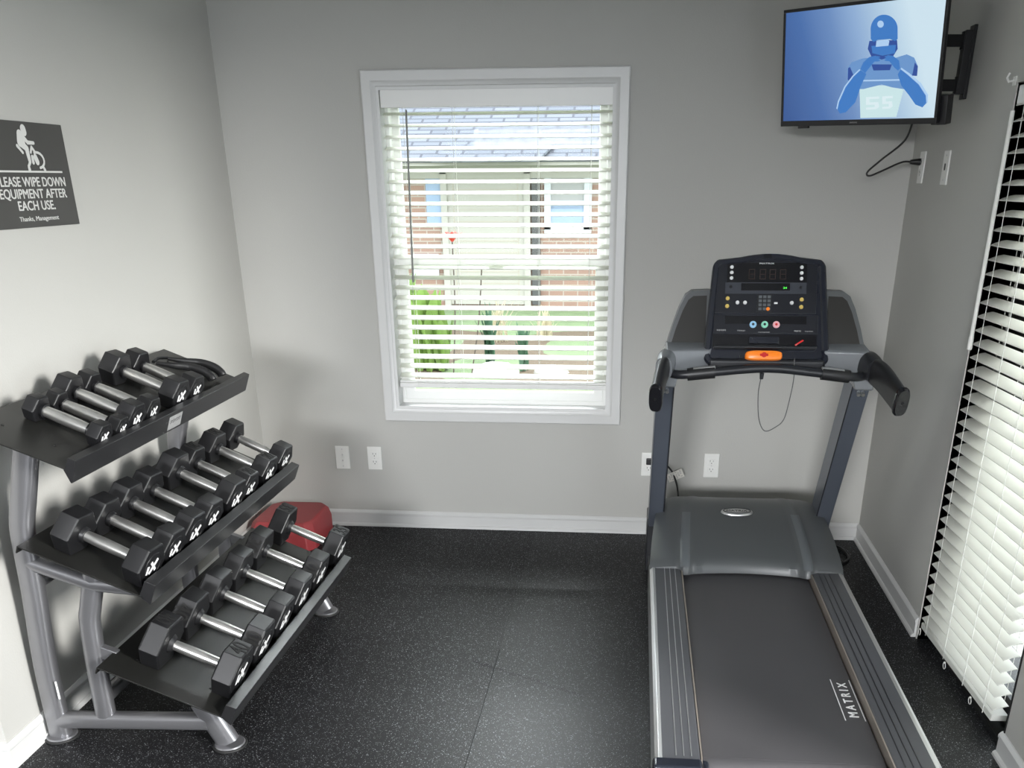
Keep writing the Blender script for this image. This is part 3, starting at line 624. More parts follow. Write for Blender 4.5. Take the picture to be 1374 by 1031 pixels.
# ------------------------------------------------------------------ treadmill
C = 2.2555
tm = thing('treadmill', (C, -1.35, 0), 'grey and black treadmill facing the back wall beside the door blind', 'treadmill')
TY0, TY1 = -2.275, -.90
b = B(); b.box(C-.345, -2.26, .055, C+.345, -.45, .150); obj('deck_frame', b, 'tm_black', tm, bevel=.004)
b = B()   # belt with rounded rear end
sec = [(C-.242, 0), (C+.242, 0)]
def beltf(u, v):
    s_ = v*1.5
    return (C-.238+.476*u, -.78-s_*.97 if v < 1 else -2.24, .176)
b.box(C-.238, -2.21, .150, C+.238, -.62, .176); 
b.sweep([(C-.238, -2.215, .135), (C+.238, -2.215, .135)], oval(.041, .041, 24), upv=(0, 0, 1)); obj('running_belt', b, 'belt', tm, smooth=40)
def belt_text(name, b_, x, y, rot):
    F = frame((x, y, .1765), (0, 1, 0), (-1, 0, 0)) if rot > 0 else frame((x, y, .1765), (0, -1, 0), (1, 0, 0))
    merge(b_, xf(text('M A T R I X', .026, .200, bold=.018), F)); b_.box(-.12, .0265, 0, .12, .0292, .0006, F); b_.box(-.12, -.0292, 0, .12, -.0265, .0006, F)
for a_, x_, y_, r_ in (('a', C+.205, -1.870, 1), ('b', C-.200, -.790, -1)):
    b = B(); belt_text(a_, b, x_, y_, r_); obj('belt_lettering', b, 'white_ink', tm, smooth=0)
for s in (-1, 1):
    X = lambda d: C+s*d
    b = B(); prof = [(.247, .150), (.247, .200), (.252, .205), (.350, .205), (.350, .150)]
    b.prism([(X(x), TY0, z) for x, z in prof], (0, TY1-TY0, 0)); fr = obj('foot_rail', b, 'rail_top', tm, bevel=.0015)
    b = B()
    for d in (.272, .292, .312): b.box(X(d)-.0012, TY0+.02, .2045, X(d)+.0012, TY1, .2062)
    obj('grip_groove', b, 'silver' if s < 0 else 'tm_black', fr, smooth=0)
    b = B(); prof = [(.348, .10), (.348, .206), (.358, .2055), (.368, .198), (.372, .185), (.372, .10)]
    b.prism([(X(x), TY0, z) for x, z in prof], (0, TY1-TY0-.0, 0)); obj('side_trim', b, 'silver', tm, smooth=40, bevel=.001)
    b = B(); b.box(X(.2435), TY0+.01, .15, X(.2475), TY1, .2045); obj('rail_edge', b, 'brass_edge', fr)
    b = B(); b.box(X(.246), TY0-.045, .05, X(.374), TY0+.004, .212).box(X(.225), TY0-.03, .06, X(.25), TY0+.035, .188); obj('end_cap', b, 'tm_rim', tm, bevel=.010, seg=4)
    b = B(); b.box(X(.34), -2.29, .02, X(.368), -.47, .11); obj('lower_side_cover', b, 'tm_black', tm, bevel=.004)
    for y in (-2.1, -.7):
        b = B(); b.cyl((X(.3), y, 0), (X(.3), y, .06), .03, .026, n=18); obj('levelling_foot', b, 'foot_rubber', tm)
# motor hood
HY0, HY1 = -.955, -.41
def hood(u, v):
    # u across 0..1, v front(0) to back(1)
    a = (u-.5)*2; hw = .368-.045*v**1.5 if v < .86 else .368-.045*v**1.5-.03*((v-.86)/.14)**2
    x = C+a*hw
    arch = .028*max(0, 1-(a/.62)**2) if abs(a) < .62 else 0
    rib = math.exp(-((abs(a)-.63)/.055)**4)
    yf = HY0+arch-.022*rib
    y = yf+(HY1-yf)*v
    z = .225+.118*(1-(1-v)**1.7) - .020*max(0, (v-.75)/.25)**2
    z += .006*rib*(1-.4*v)
    if abs(a) > .80: z -= .014*((abs(a)-.80)/.20)**2
    if v < .06: z -= .012*(1-v/.06)**2
    return Vector((x, y, z))
NU, NV = 64, 28; b = B()
V = [[b.bm.verts.new(hood(i/NU, j/NV)) for j in range(NV+1)] for i in range(NU+1)]
for i in range(NU):
    for j in range(NV): b.bm.faces.new([V[i][j], V[i+1][j], V[i+1][j+1], V[i][j+1]])
def skirt(vs, f):
    low_ = [b.bm.verts.new(f(v.co)) for v in vs]
    for i in range(len(vs)-1): b.bm.faces.new([vs[i], vs[i+1], low_[i+1], low_[i]])
skirt(V[0], lambda c: Vector((c.x-.006, c.y, .09))); skirt(V[NU], lambda c: Vector((c.x+.006, c.y, .09)))
skirt([V[i][NV] for i in range(NU+1)], lambda c: Vector((c.x, c.y+.02, .09)))
skirt([V[i][0] for i in range(NU+1)], lambda c: Vector((c.x, c.y-.004, max(.182, c.z-.03))))
hd = obj('motor_hood', b, 'tm_grey', tm, smooth=40)
for s in (-1, 1):     # lighter ribs running down the hood
    b = B()
    def ribf(u, v):
        a = s*(.585+.10*u); q = hood(.5+a/2, v*.62); q.z += .0012; return q
    b.grid(ribf, 6, 20); obj('hood_rib', b, 'tm_rib', hd, smooth=40)
def badge_frame():
    p0 = hood(.5, .62); p1 = hood(.5, .68); p1.x = p0.x = C-.012; yv = (p1-p0).normalized(); return frame(p0+Vector((0, 0, .002)), (1, 0, 0), yv)
FB = badge_frame()
b = B(); b.loft([[FB @ Vector((a_, q, 0)) for a_, q in oval(.066, .030, 40)], [FB @ Vector((a_, q, .006)) for a_, q in oval(.064, .028, 40)], [FB @ Vector((a_, q, .009)) for a_, q in oval(.056, .022, 40)]]); bd = obj('oval_badge', b, 'silver', tm, smooth=50)
b = B(); merge(b, xf(text('MATRIX', .014, .085, bold=.0), FB @ Matrix.Translation((0, -.001, .0092)))); obj('badge_lettering', b, 'dark_ink', bd, smooth=0)
b = B(); rr = []; nn_ = 40
for i in range(nn_):
    a_ = 2*PI*i/nn_; rr.append([FB @ Vector(((.055+q)*math.cos(a_), (.0215+q)*math.sin(a_), h)) for q, h in ((-.002, .0088), (-.001, .0102), (.001, .0102), (.002, .0088))])
b.loft(rr, closed=True); obj('badge_ring', b, 'tm_black', bd)
# uprights
for s in (-1, 1):
    x0, x1 = C+s*.312, C+s*.374
    b = B(); fb, ft = Vector((0, -.545, .20)), Vector((0, -.945, .925)); dp = .135
    pts = [(x0, fb.y, fb.z), (x1, fb.y, fb.z), (x1, fb.y+dp, fb.z), (x0, fb.y+dp, fb.z)]
    tops = [(x0, ft.y, ft.z), (x1, ft.y, ft.z), (x1, ft.y+dp, ft.z+.02), (x0, ft.y+dp, ft.z+.02)]
    b.loft([pts, tops]); upo = obj('upright', b, 'tm_frame', tm, bevel=.006)
    for q in (.2, .55):
        yy = ft.y+.004; bb = B(); bb.cyl((x0+(x1-x0)*(.25+q*.7), ft.y+.02, ft.z-.035), (x0+(x1-x0)*(.25+q*.7), ft.y+.006, ft.z-.043), .007, n=12); obj('bolt', bb, 'chrome', upo)
    b = B(); b.prism([(x0-s*.002, ft.y-.0, ft.z), (x0-s*.002, ft.y-.002, ft.z), (x0-s*.002, fb.y-.002, fb.z), (x0-s*.002, fb.y, fb.z)], (s*.004, 0, 0)); obj('upright_seam', b, 'tm_black', upo, smooth=0)
    b = B(); b.box(min(x0, x1)-.004, fb.y-.02, .03, max(x0, x1)+.004, fb.y+.14, .27); obj('upright_foot', b, 'tm_black', tm, bevel=.006)
# console
CO = Vector((C, -.98, 1.0)); ct = Vector((0, .16, .36)).normalized(); cn = Vector((0, -ct.z, ct.y))
FC = frame(CO, (1, 0, 0), ct)   # local x right, y up the panel, z towards the runner
assert (FC.to_3x3() @ Vector((0, 0, 1))).y < 0
def outline(grow=0, n=7):
    pts = []
    def arc(cx, cy, r, a0, a1):
        for i in range(n+1): a_ = math.radians(a0+(a1-a0)*i/n); pts.append((cx+r*math.cos(a_), cy+r*math.sin(a_)))
    g = grow
    arc(.178, .022, .034+g, -90, 0); arc(.155, .325, .036+g, 0, 64)
    for i in range(9): a_ = .10-.20*i/8; pts.append((a_, .378-.012*(a_/.1)**2+g))
    arc(-.161, .325, .036+g, 116, 180); arc(-.184, .022, .034+g, 180, 270); return pts
co = obj('console', B().loft([[FC @ Vector((x*.8, .03+(y-.03)*.85, -.085)) for x, y in outline()], [FC @ Vector((x, y, -.05)) for x, y in outline()], [FC @ Vector((x, y, -.006)) for x, y in outline()], [FC @ Vector((x, y, 0)) for x, y in outline(-.006)], [FC @ Vector((x, y, 0)) for x, y in outline(-.018)], [FC @ Vector((x, y, -.006)) for x, y in outline(-.024)]]), 'tm_rim', tm, smooth=40)
def uv(px, py): return ((px-1031)/395., (487-py)/392.)
def zx(X, Y): return uv(940+X/6.067, 330+Y/6.067)
def cbox(b_, X0, Y0, X1, Y1, h0, h1):
    x0, y0 = zx(X0, Y1); x1, y1 = zx(X1, Y0); b_.box(x0, y0, h0, x1, y1, h1, FC); return b_
H = -.0055
fp = obj('face_panel', cbox(B(), 110, 105, 955, 548, H-.003, H+.0015), 'tm_panel', co, bevel=.002, label='slate panel with keys') if False else obj('face_panel', cbox(B(), 112, 108, 940, 548, H-.003, H+.0015), 'tm_panel', co, bevel=.002)
dsp = obj('display_window', cbox(B(), 203, 132, 855, 292, H, H+.0025), 'tm_gloss', co, smooth=0)
obj('key_panel', cbox(B(), 190, 294, 855, 386, H, H+.0024), 'key_slate', co, smooth=0)
obj('message_display', cbox(B(), 320, 300, 720, 360, H, H+.0032), 'tm_gloss', co, smooth=0)
b = B(); u_, v_ = zx(525, 137); merge(b, xf(text('MATRIX', .0055, .05, bold=.0), FC @ Matrix.Translation((u_, v_, H+.0028)))); obj('console_lettering', b, 'white_ink', co, smooth=0)
# seven segment digits, unlit
b = B()
for k, X in enumerate((405, 495, 575, 660)):
    cx, cy = zx(X, 226); w, h, g = .0105, .0175, .002
    for (x0, y0, x1, y1) in ((-w, h-g, w, h), (-w, -g/2, w, g/2), (-w, -h, w, -h+g), (-w, 0, -w+g, h), (w-g, 0, w, h), (-w, -h, -w+g, 0), (w-g, -h, w, 0)):
        b.box(cx+x0, cy+y0, H+.0024, cx+x1, cy+y1, H+.0029, FC)
obj('unlit_digits', b, 'led_dim', dsp, smooth=0)
b = B(); u_, v_ = zx(680, 338); merge(b, xf(text('24', .0065, .0125, bold=.03), FC @ Matrix.Translation((u_, v_, H+.0034)))); obj('lit_digits', b, 'led_green', co, smooth=0)
def button(X, Y, r, m_, name='button', ring_=False):
    u_, v_ = zx(X, Y); b_ = B(); b_.cyl(FC @ Vector((u_, v_, H)), FC @ Vector((u_, v_, H+.0055)), r, r*.85, n=18); o_ = obj(name, b_, m_, co, bevel=.0006)
    return o_
for Y in (168, 213, 258): button(238, Y, .0068, 'white_btn')
for Y in (168, 215, 261): button(811, Y, .0068, 'white_btn')
for X, Y in ((213, 427), (211, 490), (820, 433), (818, 494)): button(X, Y, .0075, 'amber')
for X in (295, 357, 740): button(X, 460, .0070, 'white_btn')
button(547, 512, .0068, 'orange'); button(235, 328, .006, 'tm_black'); button(808, 332, .006, 'tm_black')
b = B()
for r_ in range(4):
    for c_ in range(3):
        u_, v_ = zx(482+c_*36, 412+r_*33); b.box(u_-.0052, v_-.0045, H, u_+.0052, v_+.0045, H+.003, FC)
obj('number_keypad', b, 'tm_rib', co)
obj('key_bezel', cbox(B(), 452, 394, 578, 534, H, H+.0022), 'tm_black', co, smooth=0)
for X in (213, 819): obj('key_bezel', cbox(B(), X-18, 425, X+18, 495, H, H+.002), 'tm_black', co, smooth=0)
obj('key_bezel', cbox(B(), 290, 450, 362, 470, H, H+.002), 'tm_black', co, smooth=0)
obj('small_light', cbox(B(), 596, 456, 624, 470, H, H+.003), 'white_btn', co)
obj('lower_panel', cbox(B(), 104, 560, 960, 715, H-.003, H+.002), 'tm_panel', co, bevel=.002)
obj('ipod_slot', cbox(B(), 198, 572, 865, 636, H, H+.0028), 'tm_gloss', co, smooth=0).name = 'dark_strip'
for X, m_, m2 in ((430, 'blue_btn', 'tm_black'), (525, 'green_btn', 'tm_black'), (620, 'pink_btn', 'red_ink')):
    o_ = button(X, 640, .0132, m_, 'round_key'); u_, v_ = zx(X, 640); b = B(); b.cyl(FC @ Vector((u_, v_, H+.005)), FC @ Vector((u_, v_, H+.0062)), .0045, n=12); obj('key_symbol', b, m2, o_)
b = B()
for X, Y, w, h in ((175, 690, .035, .006), (338, 692, .03, .0045), (525, 704, .042, .003), (800, 692, .026, .006), (890, 694, .028, .003)):
    u_, v_ = zx(X, Y)
    n_ = int(w/.004)
    for i in range(n_): b.box(u_-w/2+i*.004, v_-h/2*(.6+.4*((i*7) % 3)/2), H+.002, u_-w/2+i*.004+.0024, v_+h/2, H+.0024, FC)
obj('small_print', b, 'sticker', co, smooth=0)
obj('tray_recess', cbox(B(), 100, 722, 955, 832, H-.002, H+.0012), 'tm_gloss', co, smooth=0)
obj('tray_ledge', cbox(B(), 108, 828, 950, 850, H, .020), 'tm_black', co, bevel=.003)
obj('tray_latch', cbox(B(), 400, 745, 645, 800, H, .004), 'tm_rim', co, bevel=.002)
# orange safety key bar
u0, v0 = zx(372, 905); u1, v1 = zx(673, 905); b = B(); cxm = (u0+u1)/2
b.loft([[FC @ Vector((cxm+a_*k, v0+q*k, h)) for a_, q in oval((u1-u0)/2, .0165, 32, 4)] for k, h in ((1, -.004), (1, .012), (.95, .018), (.85, .020))])
sk = obj('safety_stop_bar', b, 'orange', co, smooth=50)
b = B(); b.cyl(FC @ Vector((cxm, v0, .019)), FC @ Vector((cxm, v0, .022)), .009, n=16).box(cxm-.014, v0-.004, .0195, cxm+.014, v0+.004, .0215, FC); obj('stop_symbol', b, 'red_ink', sk)
# camera-like sensor window at the top
obj('sensor_window', cbox(B(), 497, 62, 560, 95, -.004, .0012), 'tm_gloss', co, bevel=.001)
# cup holders beside the console
def wpt(px_, x, z, y): return Vector((x, y, z))
for s in (-1, 1):
    pts = [(.200, 1.222), (.262, 1.220), (.285, 1.205), (.305, 1.165), (.328, 1.10), (.345, 1.040), (.200, 1.040)]
    nb = Vector((0, .08, 0)); b = B(); ins = [(.210, 1.205), (.258, 1.203), (.275, 1.190), (.293, 1.155), (.315, 1.095), (.328, 1.050), (.210, 1.050)]
    tlt = lambda z: -.89+(z-1.04)*.30
    R0 = [Vector((C+s*x, tlt(z)+.06, z)) for x, z in pts]; R1 = [Vector((C+s*x, tlt(z), z)) for x, z in pts]; R2 = [Vector((C+s*x, tlt(z), z)) for x, z in ins]; R3 = [Vector((C+s*x, tlt(z)+.022, z)) for x, z in ins]
    b.loft([R0, R1, R2]); cu = obj('cup_holder', b, 'tm_grey', tm, smooth=40)
    b = B(); b.loft([[q+Vector((0, .004, 0)) for q in R2], [q+Vector((0, -.0015, 0)) for q in R2]]); obj('cup_holder_liner', b, 'tm_liner', cu, smooth=40)
    # console side arm, from console base out to the upright
    pl = [(.19, 1.042), (.345, 1.042), (.362, 1.000), (.376, .955), (.374, .905), (.312, .905), (.300, .955), (.262, .968), (.19, .982)]
    b = B(); b.loft([[Vector((C+s*x, -.86, z+.01)) for x, z in pl], [Vector((C+s*x, -.955-.02*(x > .3), z)) for x, z in pl], [Vector((C+s*(.28+(x-.28)*.93), -.968-.02*(x > .3), .97+(z-.97)*.9)) for x, z in pl]])
    obj('side_arm', b, 'tm_arm', tm, smooth=40, bevel=.004)
    # moulded elbow and long side grip
    b = B(); pts = smooth_path([(C+s*.335, -.90, .985), (C+s*.345, -.97, .993), (C+s*.356, -1.05, .985)], 5); b.sweep(pts, oval(.034, .046, 28, 2.6), upv=(0, 0, 1), scales=[.85+.15*math.sin(PI*i/(len(pts)-1)) for i in range(len(pts))]); obj('grip_elbow', b, 'tm_arm' if s < 0 else 'tm_black', tm, smooth=50)
    b = B(); pts = smooth_path([(C+s*.352, -1.03, .984), (C+s*.366, -1.12, .975), (C+s*.384, -1.29, .938)], 5); b.sweep(pts, oval(.021, .046, 28, 2.8), upv=(0, 0, 1), scales=[.92+.08*math.sin(PI*i/(len(pts)-1)) for i in range(len(pts))]); sgp = obj('side_grip', b, 'grip', tm, smooth=50)
    b = B(); sec = [(s*.0228*math.cos(math.radians(q)), .0475*math.sin(math.radians(q))) for q in range(-70, 86, 12)]; sec += [(s*.004, .040), (s*.004, -.040)]
    b.sweep(pts, sec, upv=(0, 0, 1), scales=[.93+.08*math.sin(PI*i/(len(pts)-1)) for i in range(len(pts))]); obj('grip_shell', b, 'tm_arm', sgp, smooth=50)
    q0, q1 = Vector((C+s*.384, -1.29, .938)), Vector((C+s*.3875, -1.308, .934)); b = B(); b.sweep([q0, q0+(q1-q0)*.6, q1], oval(.0225, .047, 28, 3.0), upv=(0, 0, 1), scales=[1, 1, .88]); ec = obj('grip_end_cap', b, 'tm_gloss', sgp, smooth=50)
    b = B(); d_ = (q1-q0).normalized(); b.cyl(q1, q1+d_*.001, .005, n=10); obj('cap_screw', b, 'black_metal', ec)
# front crossbar with pulse grips
bar = smooth_path([(C-.335, -1.00, .962), (C-.29, -1.03, .962), (C-.18, -1.035, .974), (C, -1.03, .988), (C+.18, -1.035, .974), (C+.29, -1.03, .962), (C+.335, -1.00, .962)], 5)
b = B(); b.sweep(bar, oval(.015, .015, 16), upv=(0, 0, 1)); cb = obj('crossbar', b, 'tm_black', tm, smooth=60)
for s in (-1, 1):
    b = B(); seg_ = [p for p in bar if .15 < s*(p.x-C) < .285]; b.sweep(seg_, oval(.0215, .0215, 20), upv=(0, 0, 1)); pg = obj('pulse_grip', b, 'grip', cb, smooth=60)
    b = B(); seg2 = [p+Vector((0, -.0, .0165)) for p in bar if .17 < s*(p.x-C) < .26]; b.sweep(seg2, oval(.012, .0065, 12), upv=(0, 0, 1)); obj('pulse_plate', b, 'silver', pg, smooth=60)
b = B(); b.cyl((C-.02, -1.035, .972), (C-.02, -1.035, .952), .008, .006, n=12); obj('lanyard_clip', b, 'tm_black', cb)
# console underside
b = B(); b.box(C-.20, -.985, .965, C+.20, -.87, 1.01); obj('console_base', b, 'tm_black', tm, bevel=.012, seg=3)
b = B(); pts = smooth_path([(C-.022, -1.037, .955), (C-.026, -1.037, .90), (C-.016, -1.037, .815), (C+.008, -1.037, .772), (C+.045, -1.037, .787), (C+.070, -1.037, .815), (C+.082, -1.036, .88), (C+.090, -1.03, .955), (C+.088, -1.012, 1.02)], 6)
b.sweep(pts, oval(.0017, .0017, 8), upv=(0, 1, 0)); obj('safety_lanyard', b, 'lanyard', tm, smooth=60)
b = B(); b.sweep([FC @ Vector((.092, .055, .016)), FC @ Vector((.105, .063, .022)), FC @ Vector((.118, .072, .018))], oval(.003, .002, 8), upv=cn); obj('lanyard_end_clip', b, 'red_ink', tm)

# power cord of the treadmill
pc = thing('power_cord', (1.885, -.02, .0), 'black power cord with paper tag running from the wall outlet to the treadmill hood', 'power cord')
b = B(); pts = smooth_path([(1.892, -.035, .365), (1.94, -.055, .372), (1.985, -.07, .345), (2.012, -.09, .295), (2.025, -.13, .24), (2.035, -.22, .12), (2.04, -.30, .04), (2.04, -.42, .02)], 6); b.sweep(pts, oval(.0045, .0045, 10), upv=(0, 0, 1)); obj('cord', b, 'cable', pc, smooth=60)
b = B(); b.box(1.872, -.034, .352, 1.898, -.0085, .380); obj('plug', b, 'cable', pc, bevel=.004)
b = B(); Ft = frame((2.008, -.082, .318), (.9, 0, .42), (-.42, 0, .9)); b.box(-.036, -.020, -.001, .040, .020, .001, Ft); tg = obj('paper_tag', b, 'tag', pc, smooth=0)
b = B()
for i in range(5):
    for j in range(6): b.box(-.030+j*.011, -.014+i*.0068, .0012, -.030+j*.011+.007, -.014+i*.0068+.0022, .0016, Ft) if (i*3+j) % 4 else None
obj('tag_print', b, 'sticker', tg, smooth=0)
# coiled spare cable on the floor in the right corner
b = B(); pts = [];
for i in range(60): a_ = 2*PI*i/24; pts.append((2.72+.085*math.cos(a_)+.008*math.sin(a_*2.3), -.23+.12*math.sin(a_), .0055+.004*(i//24)+.003*math.sin(a_*3)**2))
b.sweep(pts, oval(.0045, .0045, 8), upv=(0, 0, 1)); tag(obj('spare_cable', b, 'cable', smooth=60), 'black cable coiled on the floor in the right corner behind the treadmill', 'cable')

# ------------------------------------------------------------------ television
TVW, TVH = .62, .37
tv = thing('television', (2.52, -.582, 1.933), 'small flat television on a swivel bracket high in the right corner, showing a football player', 'television')
tv.rotation_euler = (0, 0, 0)
yaw, tilt, roll = .77, .151, -.025
r_ = Vector((math.cos(yaw), -math.sin(yaw), 0)); n_ = Vector((-math.sin(yaw)*math.cos(tilt), -math.cos(yaw)*math.cos(tilt), -math.sin(tilt))); u_ = n_.cross(r_); u_ = u_ if u_.z > 0 else -u_
r_, u_ = math.cos(roll)*r_+math.sin(roll)*u_, -math.sin(roll)*r_+math.cos(roll)*u_
FT = Matrix((r_, u_, r_.cross(u_))).transposed().to_4x4(); tv.matrix_world = Matrix.Translation((2.52, -.582, 1.933)) @ FT
b = B(); b.box(-TVW/2, -TVH/2, -.016, TVW/2, TVH/2, -.001).box(-TVW/2, -TVH/2, -.002, TVW/2, -TVH/2+.018, .002).box(-TVW/2, TVH/2-.010, -.002, TVW/2, TVH/2, .002).box(-TVW/2, -TVH/2+.018, -.002, -TVW/2+.010, TVH/2-.010, .002).box(TVW/2-.010, -TVH/2+.018, -.002, TVW/2, TVH/2-.010, .002)
obj('bezel', b, 'tv', tv, local=True, bevel=.0015)
b = B(); b.box(-.24, -.14, -.045, .24, .14, -.016); obj('rear_housing', b, 'tv', tv, local=True, bevel=.012, seg=3)
b = B(); b.box(-TVW/2+.075, -TVH/2-.008, -.012, -TVW/2+.12, -TVH/2+.002, .0); obj('sensor_bump', b, 'tv', tv, local=True, bevel=.002)
b = B(); b.box(TVW/2-.03, -TVH/2-.006, -.055, TVW/2+.022, -TVH/2+.082, -.017); obj('media_box', b, 'tv', tv, local=True, bevel=.003)
b = B(); merge(b, xf(text('SAMSUNG', .004, .03, bold=.01), Matrix.Translation((0, -TVH/2+.009, .0022)))); obj('brand_lettering', b, 'sticker', tv, local=True, smooth=0)
# picture
x0, x1, y0, y1 = -TVW/2+.010, TVW/2-.010, -TVH/2+.018, TVH/2-.010; SWd, SHt = x1-x0, y1-y0
def screen_mat():
    S = bpy.data.materials.new('screen_picture'); S.use_nodes = True; nt = S.node_tree; nb = nt.nodes['Principled BSDF']; Lk = nt.links.new
    tc = nt.nodes.new('ShaderNodeTexCoord'); sp = nt.nodes.new('ShaderNodeSeparateXYZ'); Lk(tc.outputs['Object'], sp.inputs[0])
    mx = nt.nodes.new('ShaderNodeMapRange'); mx.inputs[1].default_value = x0; mx.inputs[2].default_value = x1; Lk(sp.outputs[0], mx.inputs[0])
    my = nt.nodes.new('ShaderNodeMapRange'); my.inputs[1].default_value = y0; my.inputs[2].default_value = y1; Lk(sp.outputs[1], my.inputs[0])
    m1 = nt.nodes.new('ShaderNodeMath'); m1.operation = 'MULTIPLY_ADD'; m1.inputs[1].default_value = .22; Lk(my.outputs[0], m1.inputs[0]); Lk(mx.outputs[0], m1.inputs[2])
    cr = nt.nodes.new('ShaderNodeValToRGB'); Lk(m1.outputs[0], cr.inputs[0]); e = cr.color_ramp.elements
    e[0].position = .02; e[0].color = (.03, .09, .29, 1); e[1].position = 1.0; e[1].color = (.62, .78, .88, 1)
    for p_, c_ in ((.30, (.06, .15, .40, 1)), (.50, (.14, .26, .52, 1)), (.66, (.27, .42, .67, 1)), (.85, (.46, .63, .79, 1))): q = e.new(p_); q.color = c_
    nb.inputs['Base Color'].default_value = (.01, .01, .01, 1); nb.inputs['Roughness'].default_value = .25; Lk(cr.outputs[0], nb.inputs['Emission Color']); nb.inputs['Emission Strength'].default_value = .95; return S
M['screen'] = screen_mat()
b = B(); b.box(x0-.001, y0-.001, -.002, x1+.001, y1+.001, .0); scn = obj('screen', b, 'screen', tv, local=True, smooth=0)
def em(name, c): M[name] = mat(name, (.01, .01, .01), .3, emit=(c, .95))
em('pic_blue', (.04, .19, .55)); em('pic_navy', (.02, .07, .32)); em('pic_mid', (.14, .30, .60)); em('pic_pale', (.60, .80, .82)); em('pic_light', (.42, .62, .88)); em('pic_white', (.72, .86, .9))
def S2(X, Y):   # crop pixel -> screen coordinates
    lx = 143-12*(Y-65)/563; rx = 950-57*(Y/600); u = (X-lx)/(rx-lx); u = u-.04*u*(1-u)*0
    ty = 65-(65+30)*((X-140)/810); by = 628-28*((X-128)/765); v = (by-Y)/(by-ty); return (x0+u*SWd, y0+v*SHt)
lay = [0]
def blob(name, pts, m_):
    lay[0] += 1; b_ = B(); h = .0003+.00012*lay[0]; b_.prism([Vector((*S2(*p), h)) for p in pts], (0, 0, .0001)); return b_
def picture(name, polys, m_):
    for pts in polys: obj(name, blob('', pts, m_), m_, scn, local=True, smooth=0)
def circ(cx, cy, rx, ry, n=24, a0=0, a1=360): return [(cx+rx*math.cos(math.radians(a0+(a1-a0)*i/n)), cy+ry*math.sin(math.radians(a0+(a1-a0)*i/n))) for i in range(n)]
picture('picture_jersey', [[(540, 445), (565, 430), (740, 430), (755, 450), (720, 598), (545, 606)]], 'pic_pale')
picture('picture_shoulders', [[(478, 345), (500, 310), (555, 290), (600, 285), (720, 285), (770, 268), (805, 285), (822, 330), (815, 375), (790, 380), (755, 400), (760, 450), (700, 440), (650, 425), (560, 450), (530, 450), (545, 400), (500, 395), (480, 410)]], 'pic_mid')
picture('picture_sleeve', [[(482, 340), (492, 335), (515, 390), (490, 412), (480, 400)], [(808, 310), (822, 330), (818, 380), (795, 378)], [(600, 320), (700, 320), (690, 350), (610, 352)]], 'pic_navy')
picture('picture_trim', [[(548, 402), (752, 396), (752, 404), (548, 410)]], 'pic_light')
picture('picture_arm', [[(545, 350), (575, 370), (545, 440), (520, 520), (470, 575), (440, 582), (428, 560), (436, 520), (470, 440), (510, 385)], [(745, 340), (780, 370), (830, 420), (862, 480), (862, 520), (842, 545), (810, 530), (780, 480), (745, 430), (728, 372)]], 'pic_blue')
picture('picture_rim_light', [[(545, 350), (510, 385), (470, 440), (436, 520), (428, 560), (422, 555), (430, 515), (464, 436), (505, 380), (540, 345)], [(745, 336), (784, 366), (836, 416), (868, 478), (866, 520), (860, 520), (858, 482), (826, 424), (776, 374), (742, 345)]], 'pic_light')
picture('picture_face', [[(590, 200), (725, 195), (728, 240), (705, 280), (650, 295), (600, 280), (582, 240)]], 'pic_navy')
picture('picture_helmet', [circ(662, 140, 66, 72, 28, 180, 360)+[(728, 190), (715, 200), (690, 190), (630, 195), (610, 205), (597, 190)], [(600, 225), (720, 220), (715, 262), (655, 275), (605, 262)]], 'pic_blue')
picture('picture_visor', [[(625, 200), (680, 193), (688, 200), (684, 224), (622, 230)], circ(645, 115, 16, 18, 14)], 'pic_light')
picture('picture_hand', [[(545, 345), (560, 310), (590, 282), (622, 275), (632, 288), (610, 312), (585, 345), (570, 365)], [(740, 340), (735, 300), (705, 275), (680, 272), (672, 284), (690, 305), (712, 335), (730, 352)]]+[circ(625+i*0, 282+i*9, 20, 5, 10) for i in range(3)]+[circ(685, 280+i*9, 20, 5, 10) for i in range(3)], 'pic_blue')
picture('picture_number', [[(575, 492), (640, 488), (640, 500), (592, 503), (592, 520), (635, 518), (640, 545), (625, 556), (575, 560), (575, 548), (618, 545), (618, 532), (575, 534)], [(655, 487), (705, 484), (705, 496), (672, 499), (672, 515), (702, 513), (705, 540), (692, 552), (655, 555), (655, 543), (686, 541), (686, 527), (655, 529)]], 'pic_white')
# wall bracket
mt = thing('television_bracket', (RW, -.57, 1.94), 'black swivel bracket holding the television to the right wall', 'bracket')
b = B(); b.box(RW-.012, -.592, 1.825, RW, -.545, 2.045).box(RW-.035, -.588, 1.84, RW-.010, -.550, 2.03); obj('wall_plate', b, 'black_metal', mt, bevel=.002)
for z in (2.0, 1.868):
    b = B(); p0 = Vector((RW-.03, -.57, z)); p1 = Vector((2.66, -.60, z-.0)); p2 = Vector((2.575, -.545, z)); b.sweep([p0, p1, p2], [(-.006, -.018), (.006, -.018), (.006, .018), (-.006, .018)], upv=(0, 0, 1)); obj('swing_arm', b, 'black_metal', mt)
    b = B(); b.cyl((RW-.03, -.57, z-.026), (RW-.03, -.57, z+.026), .013, n=14); obj('pivot', b, 'black_metal', mt)
b = B(); b.cyl((2.66, -.60, 1.845), (2.66, -.60, 2.022), .010, n=14); obj('pivot', b, 'black_metal', mt)
b = B(); qq = Vector((2.52, -.582, 1.933)); FM = Matrix.Translation(qq) @ FT; b.box(-.06, -.09, -.06, .06, .11, -.0455, FM); obj('screen_plate', b, 'black_metal', mt, bevel=.002)
